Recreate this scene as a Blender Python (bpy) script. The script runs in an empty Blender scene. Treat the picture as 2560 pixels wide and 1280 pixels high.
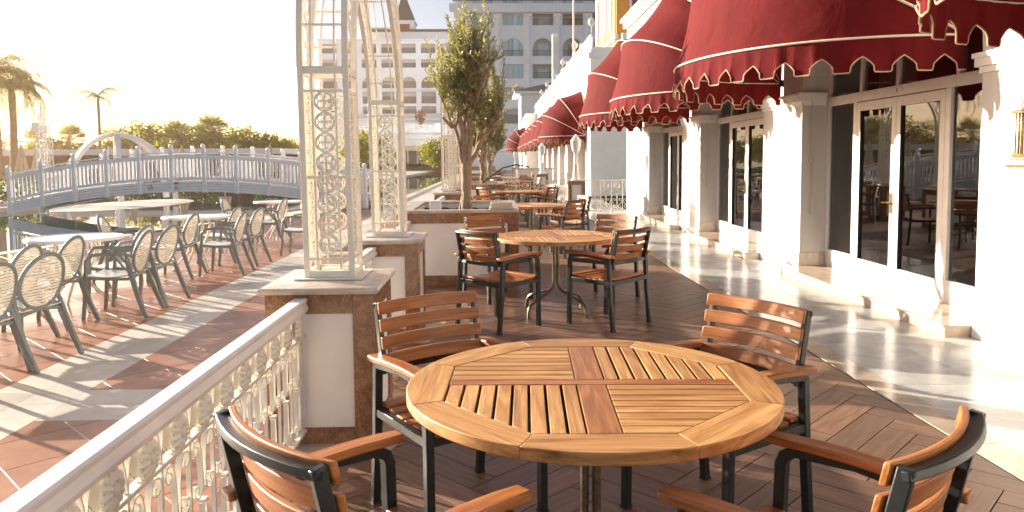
import bpy, math, random
from mathutils import Vector, Matrix
R = math.radians
PI = math.pi
rnd = random.Random(7)
scene = bpy.context.scene
COL = scene.collection

# ------------------------------------------------------------------ helpers
def tag(o, label=None, cat=None, group=None, kind=None):
    if label: o['label'] = label
    if cat: o['category'] = cat
    if group: o['group'] = group
    if kind: o['kind'] = kind
    return o

def empty(name, loc=(0, 0, 0), rz=0.0, label=None, cat=None, group=None):
    o = bpy.data.objects.new(name, None)
    o.empty_display_size = 0.1
    COL.objects.link(o)
    o.location = loc
    o.rotation_euler = (0, 0, rz)
    tag(o, label, cat, group)
    return o

KIDS = {}
def copy_tree(o, parent=None):
    c = o.copy()
    COL.objects.link(c)
    if parent is not None:
        c.parent = parent
        KIDS.setdefault(parent.name, []).append(c)
    for ch in KIDS.get(o.name, []):
        copy_tree(ch, c)
    return c

def place(proto, used, loc, rz=0.0, label=None, group=None, scale=None):
    o = proto if not used else copy_tree(proto)
    o.location = loc
    o.rotation_euler = (0, 0, rz)
    if scale: o.scale = scale if hasattr(scale, '__len__') else (scale,) * 3
    if label: o['label'] = label
    if group: o['group'] = group
    return o

def clones(o, locs, rots=None):
    """o is the first one; the rest are copies of it under the same parent"""
    par = o.parent
    for i, l in enumerate(locs):
        c = o if i == 0 else o.copy()
        if i: COL.objects.link(c); KIDS.setdefault(par.name, []).append(c)
        c.location = l
        if rots: c.rotation_euler = (0, 0, rots[i])

class MB:
    def __init__(s):
        s.v = []; s.f = []; s.g = []; s.t = []; s.M = None
    def add(s, vs, fs, gc=None, tn=None):
        n = len(s.v)
        if tn is None: tn = rnd.random()
        ox, oy, oz = rnd.uniform(0, 40), rnd.uniform(0, 40), rnd.uniform(0, 40)
        for i, p in enumerate(vs):
            g = gc[i] if gc else p
            s.g.append((g[0] + ox, g[1] + oy, g[2] + oz))
            s.t.append(tn)
            if s.M is not None:
                q = s.M @ Vector(p); p = (q.x, q.y, q.z)
            s.v.append(tuple(p))
        for f in fs: s.f.append(tuple(i + n for i in f))
        return s
    def box(s, c, d, rot=None, tn=None):
        hx, hy, hz = d[0] / 2, d[1] / 2, d[2] / 2
        L = [(x, y, z) for x in (-hx, hx) for y in (-hy, hy) for z in (-hz, hz)]
        ax = sorted(range(3), key=lambda a: -d[a])
        gc = [(p[ax[0]], p[ax[1]], p[ax[2]]) for p in L]
        if rot is not None:
            if not isinstance(rot, Matrix): rot = Matrix.Rotation(rot, 3, 'Z')
            P = [rot @ Vector(p) for p in L]
        else: P = [Vector(p) for p in L]
        P = [(p.x + c[0], p.y + c[1], p.z + c[2]) for p in P]
        return s.add(P, [(0, 1, 3, 2), (4, 6, 7, 5), (0, 4, 5, 1), (2, 3, 7, 6), (0, 2, 6, 4), (1, 5, 7, 3)], gc, tn)
    def span(s, x0, x1, y0, y1, z0, z1, tn=None):
        return s.box(((x0 + x1) / 2, (y0 + y1) / 2, (z0 + z1) / 2), (x1 - x0, y1 - y0, z1 - z0), None, tn)
    def prism(s, pts, z0, z1, ang=0.0, tn=None):
        n = len(pts); ca, sa = math.cos(ang), math.sin(ang)
        P = [(x, y, z0) for x, y in pts] + [(x, y, z1) for x, y in pts]
        gc = [(x * ca + y * sa, -x * sa + y * ca, z) for x, y, z in P]
        F = [tuple(range(n - 1, -1, -1)), tuple(range(n, 2 * n))]
        for i in range(n):
            j = (i + 1) % n; F.append((i, j, n + j, n + i))
        return s.add(P, F, gc, tn)
    def tube(s, pts, r, n=8, closed=False, caps=True, tn=None, flat=1.0):
        P = [Vector(p) for p in pts]; m = len(P)
        rs = r if hasattr(r, '__len__') else [r] * m
        V = []; T = []
        for i in range(m):
            if closed: t = P[(i + 1) % m] - P[i - 1]
            else: t = P[min(i + 1, m - 1)] - P[max(i - 1, 0)]
            T.append(t.normalized())
        a = Vector((0, 0, 1)) if abs(T[0].z) < .9 else Vector((1, 0, 0))
        nrm = (a - T[0] * a.dot(T[0])).normalized()
        acc = 0.0; G = []
        for i in range(m):
            nrm = (nrm - T[i] * nrm.dot(T[i])).normalized()
            b = T[i].cross(nrm)
            if i: acc += (P[i] - P[i - 1]).length
            for k in range(n):
                w = 2 * PI * (k + .5) / n
                V.append(P[i] + nrm * (rs[i] * math.cos(w) * flat) + b * (rs[i] * math.sin(w)))
                G.append((acc, rs[i] * math.cos(w), rs[i] * math.sin(w)))
        F = []
        for i in range(m if closed else m - 1):
            j = (i + 1) % m
            for k in range(n):
                l = (k + 1) % n
                F.append((i * n + k, i * n + l, j * n + l, j * n + k))
        if caps and not closed:
            F.append(tuple(range(n - 1, -1, -1))); F.append(tuple((m - 1) * n + k for k in range(n)))
        return s.add([tuple(p) for p in V], F, G, tn)
    def ribbon(s, pts, side, w, t, closed=False, tn=None, taper=None):
        """rectangular strip: w along the fixed vector side, t across, swept along pts"""
        P = [Vector(p) for p in pts]; m = len(P); sd = Vector(side).normalized()
        V = []; F = []; G = []; acc = 0.0
        for i in range(m):
            if closed: tg = P[(i + 1) % m] - P[i - 1]
            else: tg = P[min(i + 1, m - 1)] - P[max(i - 1, 0)]
            tg = (tg - sd * tg.dot(sd)).normalized()
            nn = sd.cross(tg)
            if i: acc += (P[i] - P[i - 1]).length
            k = taper[i] if taper else 1.0
            for a, b in ((-1, -1), (1, -1), (1, 1), (-1, 1)):
                V.append(tuple(P[i] + sd * (a * w / 2) + nn * (b * t * k / 2))); G.append((acc, a * w / 2, b * t / 2))
        for i in range(m if closed else m - 1):
            j = (i + 1) % m
            for k in range(4):
                l = (k + 1) % 4
                F.append((i * 4 + k, i * 4 + l, j * 4 + l, j * 4 + k))
        if not closed:
            F.append((3, 2, 1, 0)); F.append(tuple((m - 1) * 4 + k for k in range(4)))
        return s.add(V, F, G, tn)
    def lathe(s, prof, n=16, c=(0, 0, 0), tn=None, sx=1.0, sy=1.0):
        V = []; F = []
        for r, z in prof:
            for k in range(n):
                a = 2 * PI * k / n
                V.append((c[0] + r * math.cos(a) * sx, c[1] + r * math.sin(a) * sy, c[2] + z))
        m = len(prof)
        for i in range(m - 1):
            for k in range(n):
                l = (k + 1) % n
                F.append((i * n + k, i * n + l, (i + 1) * n + l, (i + 1) * n + k))
        F.append(tuple(range(n - 1, -1, -1))); F.append(tuple((m - 1) * n + k for k in range(n)))
        return s.add(V, F, None, tn)
    def quad(s, a, b, c, d, tn=None):
        return s.add([a, b, c, d], [(0, 1, 2, 3)], None, tn)
    def build(s, name, mat, parent=None, world=False, bevel=0.0, smooth=35, origin=None):
        off = Vector((0, 0, 0)); loc = None
        if parent is not None and world:
            p = parent
            while p is not None:
                off = off + p.location; p = p.parent
        elif parent is None:
            if origin is None:
                xs = [p[0] for p in s.v]; ys = [p[1] for p in s.v]; zs = [p[2] for p in s.v]
                origin = ((min(xs) + max(xs)) / 2, (min(ys) + max(ys)) / 2, min(zs))
            off = Vector(origin); loc = off
        me = bpy.data.meshes.new(name)
        ox, oy, oz = off
        me.from_pydata([(p[0] - ox, p[1] - oy, p[2] - oz) for p in s.v], [], s.f)
        a = me.attributes.new('gc', 'FLOAT_VECTOR', 'POINT')
        a.data.foreach_set('vector', [c for g in s.g for c in g])
        a = me.attributes.new('tn', 'FLOAT', 'POINT')
        a.data.foreach_set('value', s.t)
        me.materials.append(mat)
        if smooth:
            me.polygons.foreach_set('use_smooth', [True] * len(me.polygons))
            me.set_sharp_from_angle(angle=R(smooth))
        me.update()
        o = bpy.data.objects.new(name, me)
        COL.objects.link(o)
        if parent is not None:
            o.parent = parent
            KIDS.setdefault(parent.name, []).append(o)
        if loc is not None: o.location = loc
        if bevel:
            b = o.modifiers.new('bevel', 'BEVEL'); b.width = bevel; b.segments = 2
            b.limit_method = 'ANGLE'; b.angle_limit = R(40); b.harden_normals = False
        return o

def clip(poly, a, b, c):
    """keep a*x+b*y<=c"""
    out = []
    for i in range(len(poly)):
        p, q = poly[i], poly[(i + 1) % len(poly)]
        dp = a * p[0] + b * p[1] - c; dq = a * q[0] + b * q[1] - c
        if dp <= 0: out.append(p)
        if (dp < 0 < dq) or (dq < 0 < dp):
            t = dp / (dp - dq); out.append((p[0] + t * (q[0] - p[0]), p[1] + t * (q[1] - p[1])))
    return out

def area(p):
    return abs(sum(p[i][0] * p[(i + 1) % len(p)][1] - p[(i + 1) % len(p)][0] * p[i][1] for i in range(len(p)))) / 2

def arc(cx, cy, r, a0, a1, n, ry=None):
    ry = r if ry is None else ry
    return [(cx + r * math.cos(a0 + (a1 - a0) * i / n), cy + ry * math.sin(a0 + (a1 - a0) * i / n)) for i in range(n + 1)]

# ------------------------------------------------------------------ materials
class Mat:
    def __init__(s, name):
        s.m = bpy.data.materials.new(name); s.m.use_nodes = True
        s.n = s.m.node_tree.nodes; s.l = s.m.node_tree.links
        s.b = s.n['Principled BSDF']; s.out = s.n['Material Output']
    def node(s, t, **k):
        nd = s.n.new(t)
        for a, b in k.items():
            if a.startswith('i_'):
                key = a[2:]
                nd.inputs[int(key) if key.isdigit() else key].default_value = b
            else: setattr(nd, a, b)
        return nd
    def link(s, a, ao, b, bi): s.l.new(a.outputs[ao], b.inputs[bi])
    def coord(s, kind='Object', scale=(1, 1, 1), rot=(0, 0, 0)):
        mp = s.node('ShaderNodeMapping')
        mp.inputs['Scale'].default_value = scale; mp.inputs['Rotation'].default_value = rot
        if kind in ('gc', 'tn'):
            a = s.node('ShaderNodeAttribute', attribute_name=kind); s.link(a, 'Vector', mp, 'Vector')
        elif kind == 'World':
            g = s.node('ShaderNodeNewGeometry'); s.link(g, 'Position', mp, 'Vector')
        else:
            t = s.node('ShaderNodeTexCoord'); s.link(t, kind, mp, 'Vector')
        return mp
    def noise(s, co, scale, detail=4, rough=.55, dist=0.0):
        n = s.node('ShaderNodeTexNoise'); n.inputs['Scale'].default_value = scale
        n.inputs['Detail'].default_value = detail; n.inputs['Roughness'].default_value = rough
        n.inputs['Distortion'].default_value = dist
        s.link(co, 'Vector', n, 'Vector'); return n
    def ramp(s, src, out, stops, interp='LINEAR'):
        r = s.node('ShaderNodeValToRGB'); r.color_ramp.interpolation = interp
        e = r.color_ramp.elements
        while len(e) < len(stops): e.new(.5)
        for i, (p, c) in enumerate(stops):
            e[i].position = p; e[i].color = (c[0], c[1], c[2], 1) if hasattr(c, '__len__') else (c, c, c, 1)
        s.link(src, out, r, 'Fac'); return r
    def mix(s, a, b, fac, mode='MIX'):
        """a,b: (node,out) or colour; fac: (node,out) or float"""
        m = s.node('ShaderNodeMix', data_type='RGBA', blend_type=mode)
        for v, i in ((a, 6), (b, 7)):
            if isinstance(v[0], bpy.types.Node): s.l.new(v[0].outputs[v[1]], m.inputs[i])
            else: m.inputs[i].default_value = (v[0], v[1], v[2], 1)
        if isinstance(fac, tuple): s.l.new(fac[0].outputs[fac[1]], m.inputs[0])
        else: m.inputs[0].default_value = fac
        return (m, 2)
    def base(s, v):
        if isinstance(v[0], bpy.types.Node): s.l.new(v[0].outputs[v[1]], s.b.inputs['Base Color'])
        else: s.b.inputs['Base Color'].default_value = (v[0], v[1], v[2], 1)
    def rough(s, v):
        if isinstance(v, tuple): s.l.new(v[0].outputs[v[1]], s.b.inputs['Roughness'])
        else: s.b.inputs['Roughness'].default_value = v
    def bump(s, src, out, strength=.3, dist=.01):
        b = s.node('ShaderNodeBump'); b.inputs['Strength'].default_value = strength; b.inputs['Distance'].default_value = dist
        s.link(src, out, b, 'Height'); s.link(b, 'Normal', s.b, 'Normal'); return b

def m_paint(name, col, rough=.45, dirt=.12, scale=6, metallic=0.0, bump=.05):
    m = Mat(name); co = m.coord('World'); n = m.noise(co, scale, 6, .65)
    d = tuple(c * (1 - dirt * 1.6) for c in col); h = tuple(min(1, c * (1 + dirt * .4)) for c in col)
    r = m.ramp(n, 'Fac', [(.3, d), (.6, col), (.8, h)]); m.base((r, 0)); m.rough(rough)
    m.b.inputs['Metallic'].default_value = metallic
    if bump:
        n2 = m.noise(co, 60, 3); m.bump(n2, 'Fac', bump, .004)
    return m.m

def m_wood(name, dark, mid, light, rough=.42, tint=.25, scale=1.0, coat=.15):
    m = Mat(name); co = m.coord('gc', (1.2 * scale, 16 * scale, 16 * scale))
    n = m.noise(co, 1.6, 6, .6, 1.4)
    co2 = m.coord('gc', (5 * scale, 120 * scale, 120 * scale)); n2 = m.noise(co2, 1.5, 4, .6)
    r = m.ramp(n, 'Fac', [(.28, dark), (.47, mid), (.68, light), (.85, mid)])
    r2 = m.ramp(n2, 'Fac', [(.3, (.62, .56, .5)), (.55, (1, 1, 1))])
    c = m.mix((r, 0), (r2, 0), .55, 'MULTIPLY')
    at = m.node('ShaderNodeAttribute', attribute_name='tn')
    oi = m.node('ShaderNodeObjectInfo')
    ad = m.node('ShaderNodeMath', operation='ADD'); m.link(at, 'Fac', ad, 0); m.link(oi, 'Random', ad, 1)
    fr = m.node('ShaderNodeMath', operation='FRACT'); m.link(ad, 0, fr, 0)
    tr = m.ramp(fr, 0, [(0, (1 - tint, 1 - tint * 1.3, 1 - tint * 1.5)), (.5, (1, 1, 1)), (1, (1 + tint * .35, 1 + tint * .3, 1 + tint * .25))])
    c = m.mix(c, (tr, 0), 1.0, 'MULTIPLY'); m.base(c)
    rr = m.ramp(n, 'Fac', [(.2, rough - .08), (.8, rough + .14)]); m.rough((rr, 0))
    m.b.inputs['Coat Weight'].default_value = coat; m.b.inputs['Coat Roughness'].default_value = .25
    m.bump(n2, 'Fac', .12, .002)
    return m.m

def m_marble(name, base, vein, hi, scale=3.0, rough=.22, veinw=.02, coord='gc', world=False):
    m = Mat(name); co = m.coord('World' if world else coord)
    n = m.noise(co, scale, 8, .62, .8)
    r = m.ramp(n, 'Fac', [(.3, tuple(c * .7 for c in base)), (.5, base), (.72, hi)])
    n2 = m.noise(co, scale * 1.7, 10, .7, 2.2)
    sub = m.node('ShaderNodeMath', operation='SUBTRACT'); m.link(n2, 'Fac', sub, 0); sub.inputs[1].default_value = .5
    ab = m.node('ShaderNodeMath', operation='ABSOLUTE'); m.link(sub, 0, ab, 0)
    vr = m.ramp(ab, 0, [(0, .75), (veinw, 0)])
    c = m.mix((r, 0), vein, (vr, 0))
    at = m.node('ShaderNodeAttribute', attribute_name='tn')
    tr = m.ramp(at, 'Fac', [(0, (.86, .86, .86)), (1, (1.04, 1.03, 1.02))])
    c = m.mix(c, (tr, 0), 1.0, 'MULTIPLY'); m.base(c); 
    n3 = m.noise(co, scale * 6, 5, .6); rr = m.ramp(n3, 'Fac', [(.3, rough * .7), (.75, rough * 1.5)]); m.rough((rr, 0))
    return m.m

def m_leaf(name, a, b, trans=.35, rough=.45, back=None):
    m = Mat(name); at = m.node('ShaderNodeAttribute', attribute_name='tn')
    r = m.ramp(at, 'Fac', [(0, a), (1, b)])
    m.base((r, 0)); m.rough(rough)
    tl = m.node('ShaderNodeBsdfTranslucent')
    cc = m.mix((r, 0), (1.9, 2.0, .8), 1.0, 'MULTIPLY')
    m.l.new(cc[0].outputs[2], tl.inputs['Color'])
    ms = m.node('ShaderNodeMixShader'); ms.inputs[0].default_value = trans
    m.link(m.b, 0, ms, 1); m.link(tl, 0, ms, 2); m.link(ms, 0, m.out, 'Surface')
    return m.m

W = {}
W['chairwood'] = m_wood('varnished chair wood', (.22, .062, .013), (.39, .130, .029), (.54, .215, .058), .42, .16, 1.0, .08)
W['tablewood'] = m_wood('oiled table wood', (.25, .10, .027), (.46, .225, .07), (.66, .39, .15), .46, .26, 1.1, .05)
W['tablecross'] = m_wood('darker table cross bars', (.15, .042, .012), (.31, .108, .030), (.48, .21, .065), .4, .12, 1.1, .15)
W['darkmetal'] = m_paint('dark green grey metal', (.028, .034, .034), .32, .25, 30, .3, .03)
W['bronze'] = m_paint('bronzed steel tube', (.20, .165, .125), .33, .3, 30, .85, .03)
W['bridgewhite'] = m_paint('bridge white paint', (.92, .90, .89), .45, .04, 5)
W['cream'] = m_paint('cream painted iron', (.83, .79, .69), .4, .07, 14)
W['white'] = m_paint('white paint', (.82, .80, .78), .45, .06, 5)
W['plaster'] = m_paint('white plaster', (.88, .86, .82), .75, .05, 3, 0, .12)
W['wallplaster'] = m_paint('warm white wall plaster', (.64, .63, .60), .8, .07, 1.5, 0, .12)
def m_wallplaster():
    m = Mat('warm white wall plaster'); cw = m.coord('World'); n = m.noise(cw, 1.3, 7, .65)
    r = m.ramp(n, 'Fac', [(.3, (.585, .57, .54)), (.6, (.645, .635, .605)), (.8, (.67, .66, .63))])
    sep = m.node('ShaderNodeSeparateXYZ'); m.link(cw, 'Vector', sep, 0)
    n2 = m.noise(cw, 7, 6, .7)
    a = m.node('ShaderNodeMath', operation='MULTIPLY_ADD'); m.link(sep, 'Z', a, 0); a.inputs[1].default_value = -1.6; m.link(n2, 'Fac', a, 2)
    st = m.ramp(a, 0, [(.18, 0), (.55, 1)])
    cs = m.coord('World', (5, 5, .35)); n3 = m.noise(cs, 1.2, 5, .6); dr = m.ramp(n3, 'Fac', [(.34, (.90, .885, .86)), (.5, (1, 1, 1))])
    c = m.mix((r, 0), (dr, 0), .6, 'MULTIPLY'); c = m.mix(c, (.44, .40, .34), (st, 0)); m.base(c); m.rough(.85)
    n4 = m.noise(cw, 45, 4); m.bump(n4, 'Fac', .15, .006)
    return m.m
W['wallplaster'] = m_wallplaster()
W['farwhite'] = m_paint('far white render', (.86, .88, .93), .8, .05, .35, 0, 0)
W['marble'] = m_marble('brown marble cladding', (.24, .112, .055), (.58, .38, .23), (.40, .225, .125), 7.0, .22, .018)
W['capmarble'] = m_marble('cream marble slab', (.62, .52, .42), (.45, .32, .22), (.74, .67, .58), 6.0, .2, .015)
W['floormarble'] = m_marble('pale marble floor', (.50, .50, .48), (.34, .35, .34), (.60, .60, .57), 2.2, .18, .010)
W['bordermarble'] = m_marble('beige marble border', (.52, .41, .31), (.40, .30, .22), (.62, .52, .42), 4.0, .13, .012)
W['gold'] = m_paint('brass', (.36, .24, .09), .25, .2, 20, 1.0, 0)
W['piping'] = m_paint('cream piping', (.80, .70, .56), .6, .05, 5)
W['trim'] = m_paint('gold edge binding', (.55, .38, .22), .6, .1, 8)
W['whiteplastic'] = m_paint('white resin', (.83, .82, .80), .3, .04, 6, 0, 0)
W['greyplastic'] = m_paint('grey green resin', (.23, .265, .26), .4, .08, 8, 0, 0)
W['creamplastic'] = m_paint('cream resin slats', (.84, .79, .66), .4, .04, 8, 0, 0)
W['orange'] = m_paint('orange render', (.72, .33, .07), .8, .06, .6, 0, 0)
W['darkred'] = m_paint('dark red paint', (.28, .03, .03), .5, .1, 3, 0, 0)
W['slate'] = m_paint('slate roof', (.07, .075, .075), .7, .15, 2, 0, 0)
W['canvas'] = m_paint('beige canvas', (.62, .52, .38), .8, .08, 5, 0, 0)
W['bark'] = m_paint('pale olive bark', (.36, .26, .17), .9, .3, 18, 0, .9)
W['palmbark'] = m_paint('palm trunk', (.25, .17, .12), .9, .2, 6, 0, .3)
W['soil'] = m_paint('dark soil', (.045, .03, .02), .95, .4, 30, 0, .8)
W['grout'] = m_paint('grout', (.05, .036, .03), .9, .1, 20, 0, 0)
W['whitegrout'] = m_paint('pale grout', (.62, .54, .46), .25, .1, 20, 0, 0)
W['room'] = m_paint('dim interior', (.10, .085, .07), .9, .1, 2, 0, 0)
W['curtain'] = m_paint('sheer curtain', (.62, .60, .58), .9, .05, 3, 0, 0)
W['rope'] = m_paint('rope', (.55, .47, .36), .9, .1, 20, 0, 0)
W['yellow'] = m_paint('yellow panel', (.80, .55, .04), .6, .03, 3, 0, 0)
W['signred'] = m_paint('sign red brown', (.30, .07, .06), .6, .03, 3, 0, 0)
W['black'] = m_paint('black rubber', (.015, .015, .015), .5, .1, 3, 0, 0)

def m_planktile():
    m = Mat('wood look floor tile'); co = m.coord('gc', (2.2, 26, 1)); n = m.noise(co, 1.3, 7, .62, .9)
    r = m.ramp(n, 'Fac', [(.25, (.11, .054, .031)), (.48, (.20, .105, .062)), (.72, (.32, .185, .115))])
    at = m.node('ShaderNodeAttribute', attribute_name='tn')
    tr = m.ramp(at, 'Fac', [(0, (.68, .66, .66)), (.6, (1, 1, 1)), (1, (1.14, 1.1, 1.05))])
    c = m.mix((r, 0), (tr, 0), 1.0, 'MULTIPLY')
    cw = m.coord('World'); d = m.noise(cw, 1.1, 6, .6); dr = m.ramp(d, 'Fac', [(.35, (.86, .84, .82)), (.6, (1, 1, 1))])
    c = m.mix(c, (dr, 0), 1.0, 'MULTIPLY'); m.base(c)
    rr = m.ramp(n, 'Fac', [(.2, .34), (.8, .52)]); m.rough((rr, 0)); m.bump(n, 'Fac', .15, .003)
    return m.m
W['planktile'] = m_planktile()

def m_terracotta(name, cols, wet=True):
    m = Mat(name); cw = m.coord('World'); n = m.noise(cw, 5, 6, .6)
    r = m.ramp(n, 'Fac', [(.3, cols[0]), (.55, cols[1]), (.75, cols[2])])
    at = m.node('ShaderNodeAttribute', attribute_name='tn')
    tr = m.ramp(at, 'Fac', [(0, (.8, .78, .76)), (.6, (1, 1, 1)), (1, (1.12, 1.08, 1.05))])
    c = m.mix((r, 0), (tr, 0), 1.0, 'MULTIPLY')
    if wet:
        # puddles left after the deck was hosed down, towards the pool edge
        sep = m.node('ShaderNodeSeparateXYZ'); m.link(cw, 'Vector', sep, 0)
        n2 = m.noise(cw, .9, 4, .5)
        a = m.node('ShaderNodeMath', operation='MULTIPLY_ADD'); m.link(sep, 'X', a, 0); a.inputs[1].default_value = -.22; a.inputs[2].default_value = -.92
        b = m.node('ShaderNodeMath', operation='ADD'); m.link(a, 0, b, 0); m.link(n2, 'Fac', b, 1)
        wr = m.ramp(b, 0, [(.42, 0), (.62, 1)])
        rr = m.ramp(wr, 'Color', [(0, .38), (1, .045)]); m.rough((rr, 0))
        c = m.mix(c, (.78, .76, .76), (wr, 0), 'MULTIPLY')
        m.b.inputs['Specular IOR Level'].default_value = .6
    else: m.rough(.4)
    m.base(c)
    return m.m
W['terracotta'] = m_terracotta('terracotta deck tile', ((.26, .110, .058), (.35, .158, .086), (.41, .20, .115)))
W['decktile'] = m_terracotta('pale deck tile', ((.50, .47, .41), (.58, .55, .48), (.64, .61, .54)), False)

def m_fabric():
    m = Mat('red awning canvas'); cw = m.coord('World'); n = m.noise(cw, 1.6, 5, .6)
    r = m.ramp(n, 'Fac', [(.3, (.10, .006, .007)), (.6, (.13, .008, .0095)), (.8, (.155, .011, .013))]); m.base((r, 0)); m.rough(.85)
    m.b.inputs['Specular IOR Level'].default_value = .12
    cs = m.coord('Object', (1.0, 5.5, 1.0)); ns = m.noise(cs, 1.1, 6, .65, .3); sr = m.ramp(ns, 'Fac', [(.32, (.80, .78, .80)), (.5, (1, 1, 1)), (.72, (1.10, 1.25, 1.25))])
    c = m.mix((r, 0), (sr, 0), 1.0, 'MULTIPLY'); m.base(c)
    tl = m.node('ShaderNodeBsdfTranslucent'); tl.inputs['Color'].default_value = (.25, .01, .01, 1)
    ms = m.node('ShaderNodeMixShader'); ms.inputs[0].default_value = .035
    n2 = m.noise(cw, 220, 2); n3 = m.noise(cw, 3.5, 3, .5, 1.2)
    b1 = m.node('ShaderNodeBump'); b1.inputs['Strength'].default_value = .35; b1.inputs['Distance'].default_value = .03; m.link(n3, 'Fac', b1, 'Height')
    b = m.node('ShaderNodeBump'); b.inputs['Strength'].default_value = .1; b.inputs['Distance'].default_value = .002
    m.link(n2, 'Fac', b, 'Height'); m.link(b1, 'Normal', b, 'Normal'); m.link(b, 'Normal', m.b, 'Normal')
    m.link(m.b, 0, ms, 1); m.link(tl, 0, ms, 2); m.link(ms, 0, m.out, 'Surface')
    return m.m
W['red'] = m_fabric()

def m_glass(name, tint, ior=1.52):
    m = Mat(name); m.n.remove(m.b)
    tr = m.node('ShaderNodeBsdfTransparent'); tr.inputs['Color'].default_value = tint + (1,)
    gl = m.node('ShaderNodeBsdfGlossy'); gl.inputs['Roughness'].default_value = .01; gl.inputs['Color'].default_value = (1, 1, 1, 1)
    cw = m.coord('World'); n = m.noise(cw, .9, 2); b = m.node('ShaderNodeBump'); b.inputs['Strength'].default_value = .04; b.inputs['Distance'].default_value = .02
    m.link(n, 'Fac', b, 'Height'); m.link(b, 'Normal', gl, 'Normal')
    fr = m.node('ShaderNodeFresnel'); fr.inputs['IOR'].default_value = ior
    mx = m.node('ShaderNodeMixShader'); m.link(fr, 0, mx, 0); m.link(tr, 0, mx, 1); m.link(gl, 0, mx, 2); m.link(mx, 0, m.out, 'Surface')
    return m.m
W['glass'] = m_glass('window glass', (.55, .56, .55), 1.9)

def m_farglass(name, col, rough=.12):
    m = Mat(name); oi = m.node('ShaderNodeObjectInfo')
    at = m.node('ShaderNodeAttribute', attribute_name='tn')
    r = m.ramp(at, 'Fac', [(0, tuple(c * .75 for c in col)), (1, tuple(min(1, c * 1.2) for c in col))]); m.base((r, 0)); m.rough(rough)
    return m.m
W['blueglass'] = m_farglass('pale blue balcony glazing', (.42, .60, .68))
W['greyglass'] = m_farglass('grey window glass', (.17, .18, .19))
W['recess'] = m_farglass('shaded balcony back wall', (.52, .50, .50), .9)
W['brownglass'] = m_farglass('brown curtained window', (.26, .20, .17), .4)

def m_water():
    m = Mat('pool water'); m.base((.012, .05, .07)); m.rough(.015); m.b.inputs['IOR'].default_value = 1.33
    m.b.inputs['Specular IOR Level'].default_value = .8
    co = m.coord('World', (1, .6, 1)); n = m.noise(co, 2.4, 3, .5, .4); m.bump(n, 'Fac', .028, .03)
    return m.m
W['water'] = m_water()
W['olive'] = m_leaf('olive leaves', (.14, .145, .075), (.38, .35, .22), .25, .35)
W['tree'] = m_leaf('tree leaves', (.07, .085, .012), (.22, .20, .03), .5)
W['palm'] = m_leaf('palm fronds', (.07, .08, .015), (.18, .17, .04), .4)
W['hedge'] = m_leaf('hedge leaves', (.03, .05, .012), (.10, .13, .03), .3)
W['flower'] = m_leaf('pink and red blossom', (.25, .08, .05), (.40, .22, .12), .3)
def m_grass():
    m = Mat('lawn'); cw = m.coord('World'); n = m.noise(cw, 3, 8, .7); r = m.ramp(n, 'Fac', [(.3, (.03, .05, .01)), (.7, (.09, .12, .03))]); m.base((r, 0)); m.rough(.9)
    return m.m
W['grass'] = m_grass()
W['paving'] = m_paint('pale paving', (.52, .48, .43), .6, .12, 2, 0, 0)

# ------------------------------------------------------------------ camera
CH = 1.478
def make_camera():
    cam = bpy.data.cameras.new('camera'); o = bpy.data.objects.new('camera', cam); COL.objects.link(o)
    yaw, pit, roll = R(1.45), R(3.9), R(-0.4)
    f = Vector((math.sin(yaw) * math.cos(pit), math.cos(yaw) * math.cos(pit), -math.sin(pit)))
    r = Vector((math.cos(yaw), -math.sin(yaw), 0)); u = r.cross(f)
    c, s = math.cos(roll), math.sin(roll)
    RR = r * c + u * s; UU = u * c - r * s
    M = Matrix((RR, UU, -f)).transposed().to_4x4(); M.translation = Vector((0, 0, CH))
    o.matrix_world = M
    cam.sensor_width = 36; cam.lens = 1864 / 2560 * 36
    cam.shift_y = -(640 - 527.8) / 2560
    cam.clip_start = .05; cam.clip_end = 3000
    cam.dof.use_dof = True; cam.dof.focus_distance = 4.2; cam.dof.aperture_fstop = 7.0
    scene.camera = o
make_camera()

# ------------------------------------------------------------------ light
SUN_AZ, SUN_EL = R(-57), R(14)       # azimuth from +Y towards +X
def make_light():
    w = bpy.data.worlds.new('World'); scene.world = w; w.use_nodes = True
    nt = w.node_tree; bg = nt.nodes['Background']
    sky = nt.nodes.new('ShaderNodeTexSky'); sky.sky_type = 'NISHITA'; sky.sun_disc = False
    sky.sun_elevation = SUN_EL; sky.sun_rotation = SUN_AZ
    sky.altitude = 0; sky.air_density = .8; sky.dust_density = 1.0; sky.ozone_density = .8
    mx = nt.nodes.new('ShaderNodeMix'); mx.data_type = 'RGBA'; mx.blend_type = 'MULTIPLY'; mx.inputs[0].default_value = 1
    mx.inputs[7].default_value = (1.12, 1.0, .97, 1)
    nt.links.new(sky.outputs[0], mx.inputs[6]); nt.links.new(mx.outputs[2], bg.inputs['Color'])
    bg.inputs['Strength'].default_value = .055
    L = bpy.data.lights.new('sun', 'SUN'); L.energy = 5.0; L.angle = R(.5); L.color = (1.0, .90, .76)
    o = bpy.data.objects.new('sun', L); COL.objects.link(o)
    d = Vector((math.sin(SUN_AZ) * math.cos(SUN_EL), math.cos(SUN_AZ) * math.cos(SUN_EL), math.sin(SUN_EL)))
    o.rotation_euler = d.to_track_quat('Z', 'Y').to_euler(); o.location = d * 60
    vs = scene.view_settings; vs.view_transform = 'Standard'; vs.look = 'None'; vs.exposure = 1.85; vs.gamma = 1
make_light()
scene.cycles.max_bounces = 8; scene.cycles.diffuse_bounces = 4; scene.cycles.glossy_bounces = 4
scene.cycles.transparent_max_bounces = 12; scene.cycles.transmission_bounces = 4
scene.cycles.caustics_reflective = False; scene.cycles.caustics_refractive = False
scene.cycles.sample_clamp_indirect = 6
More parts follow.
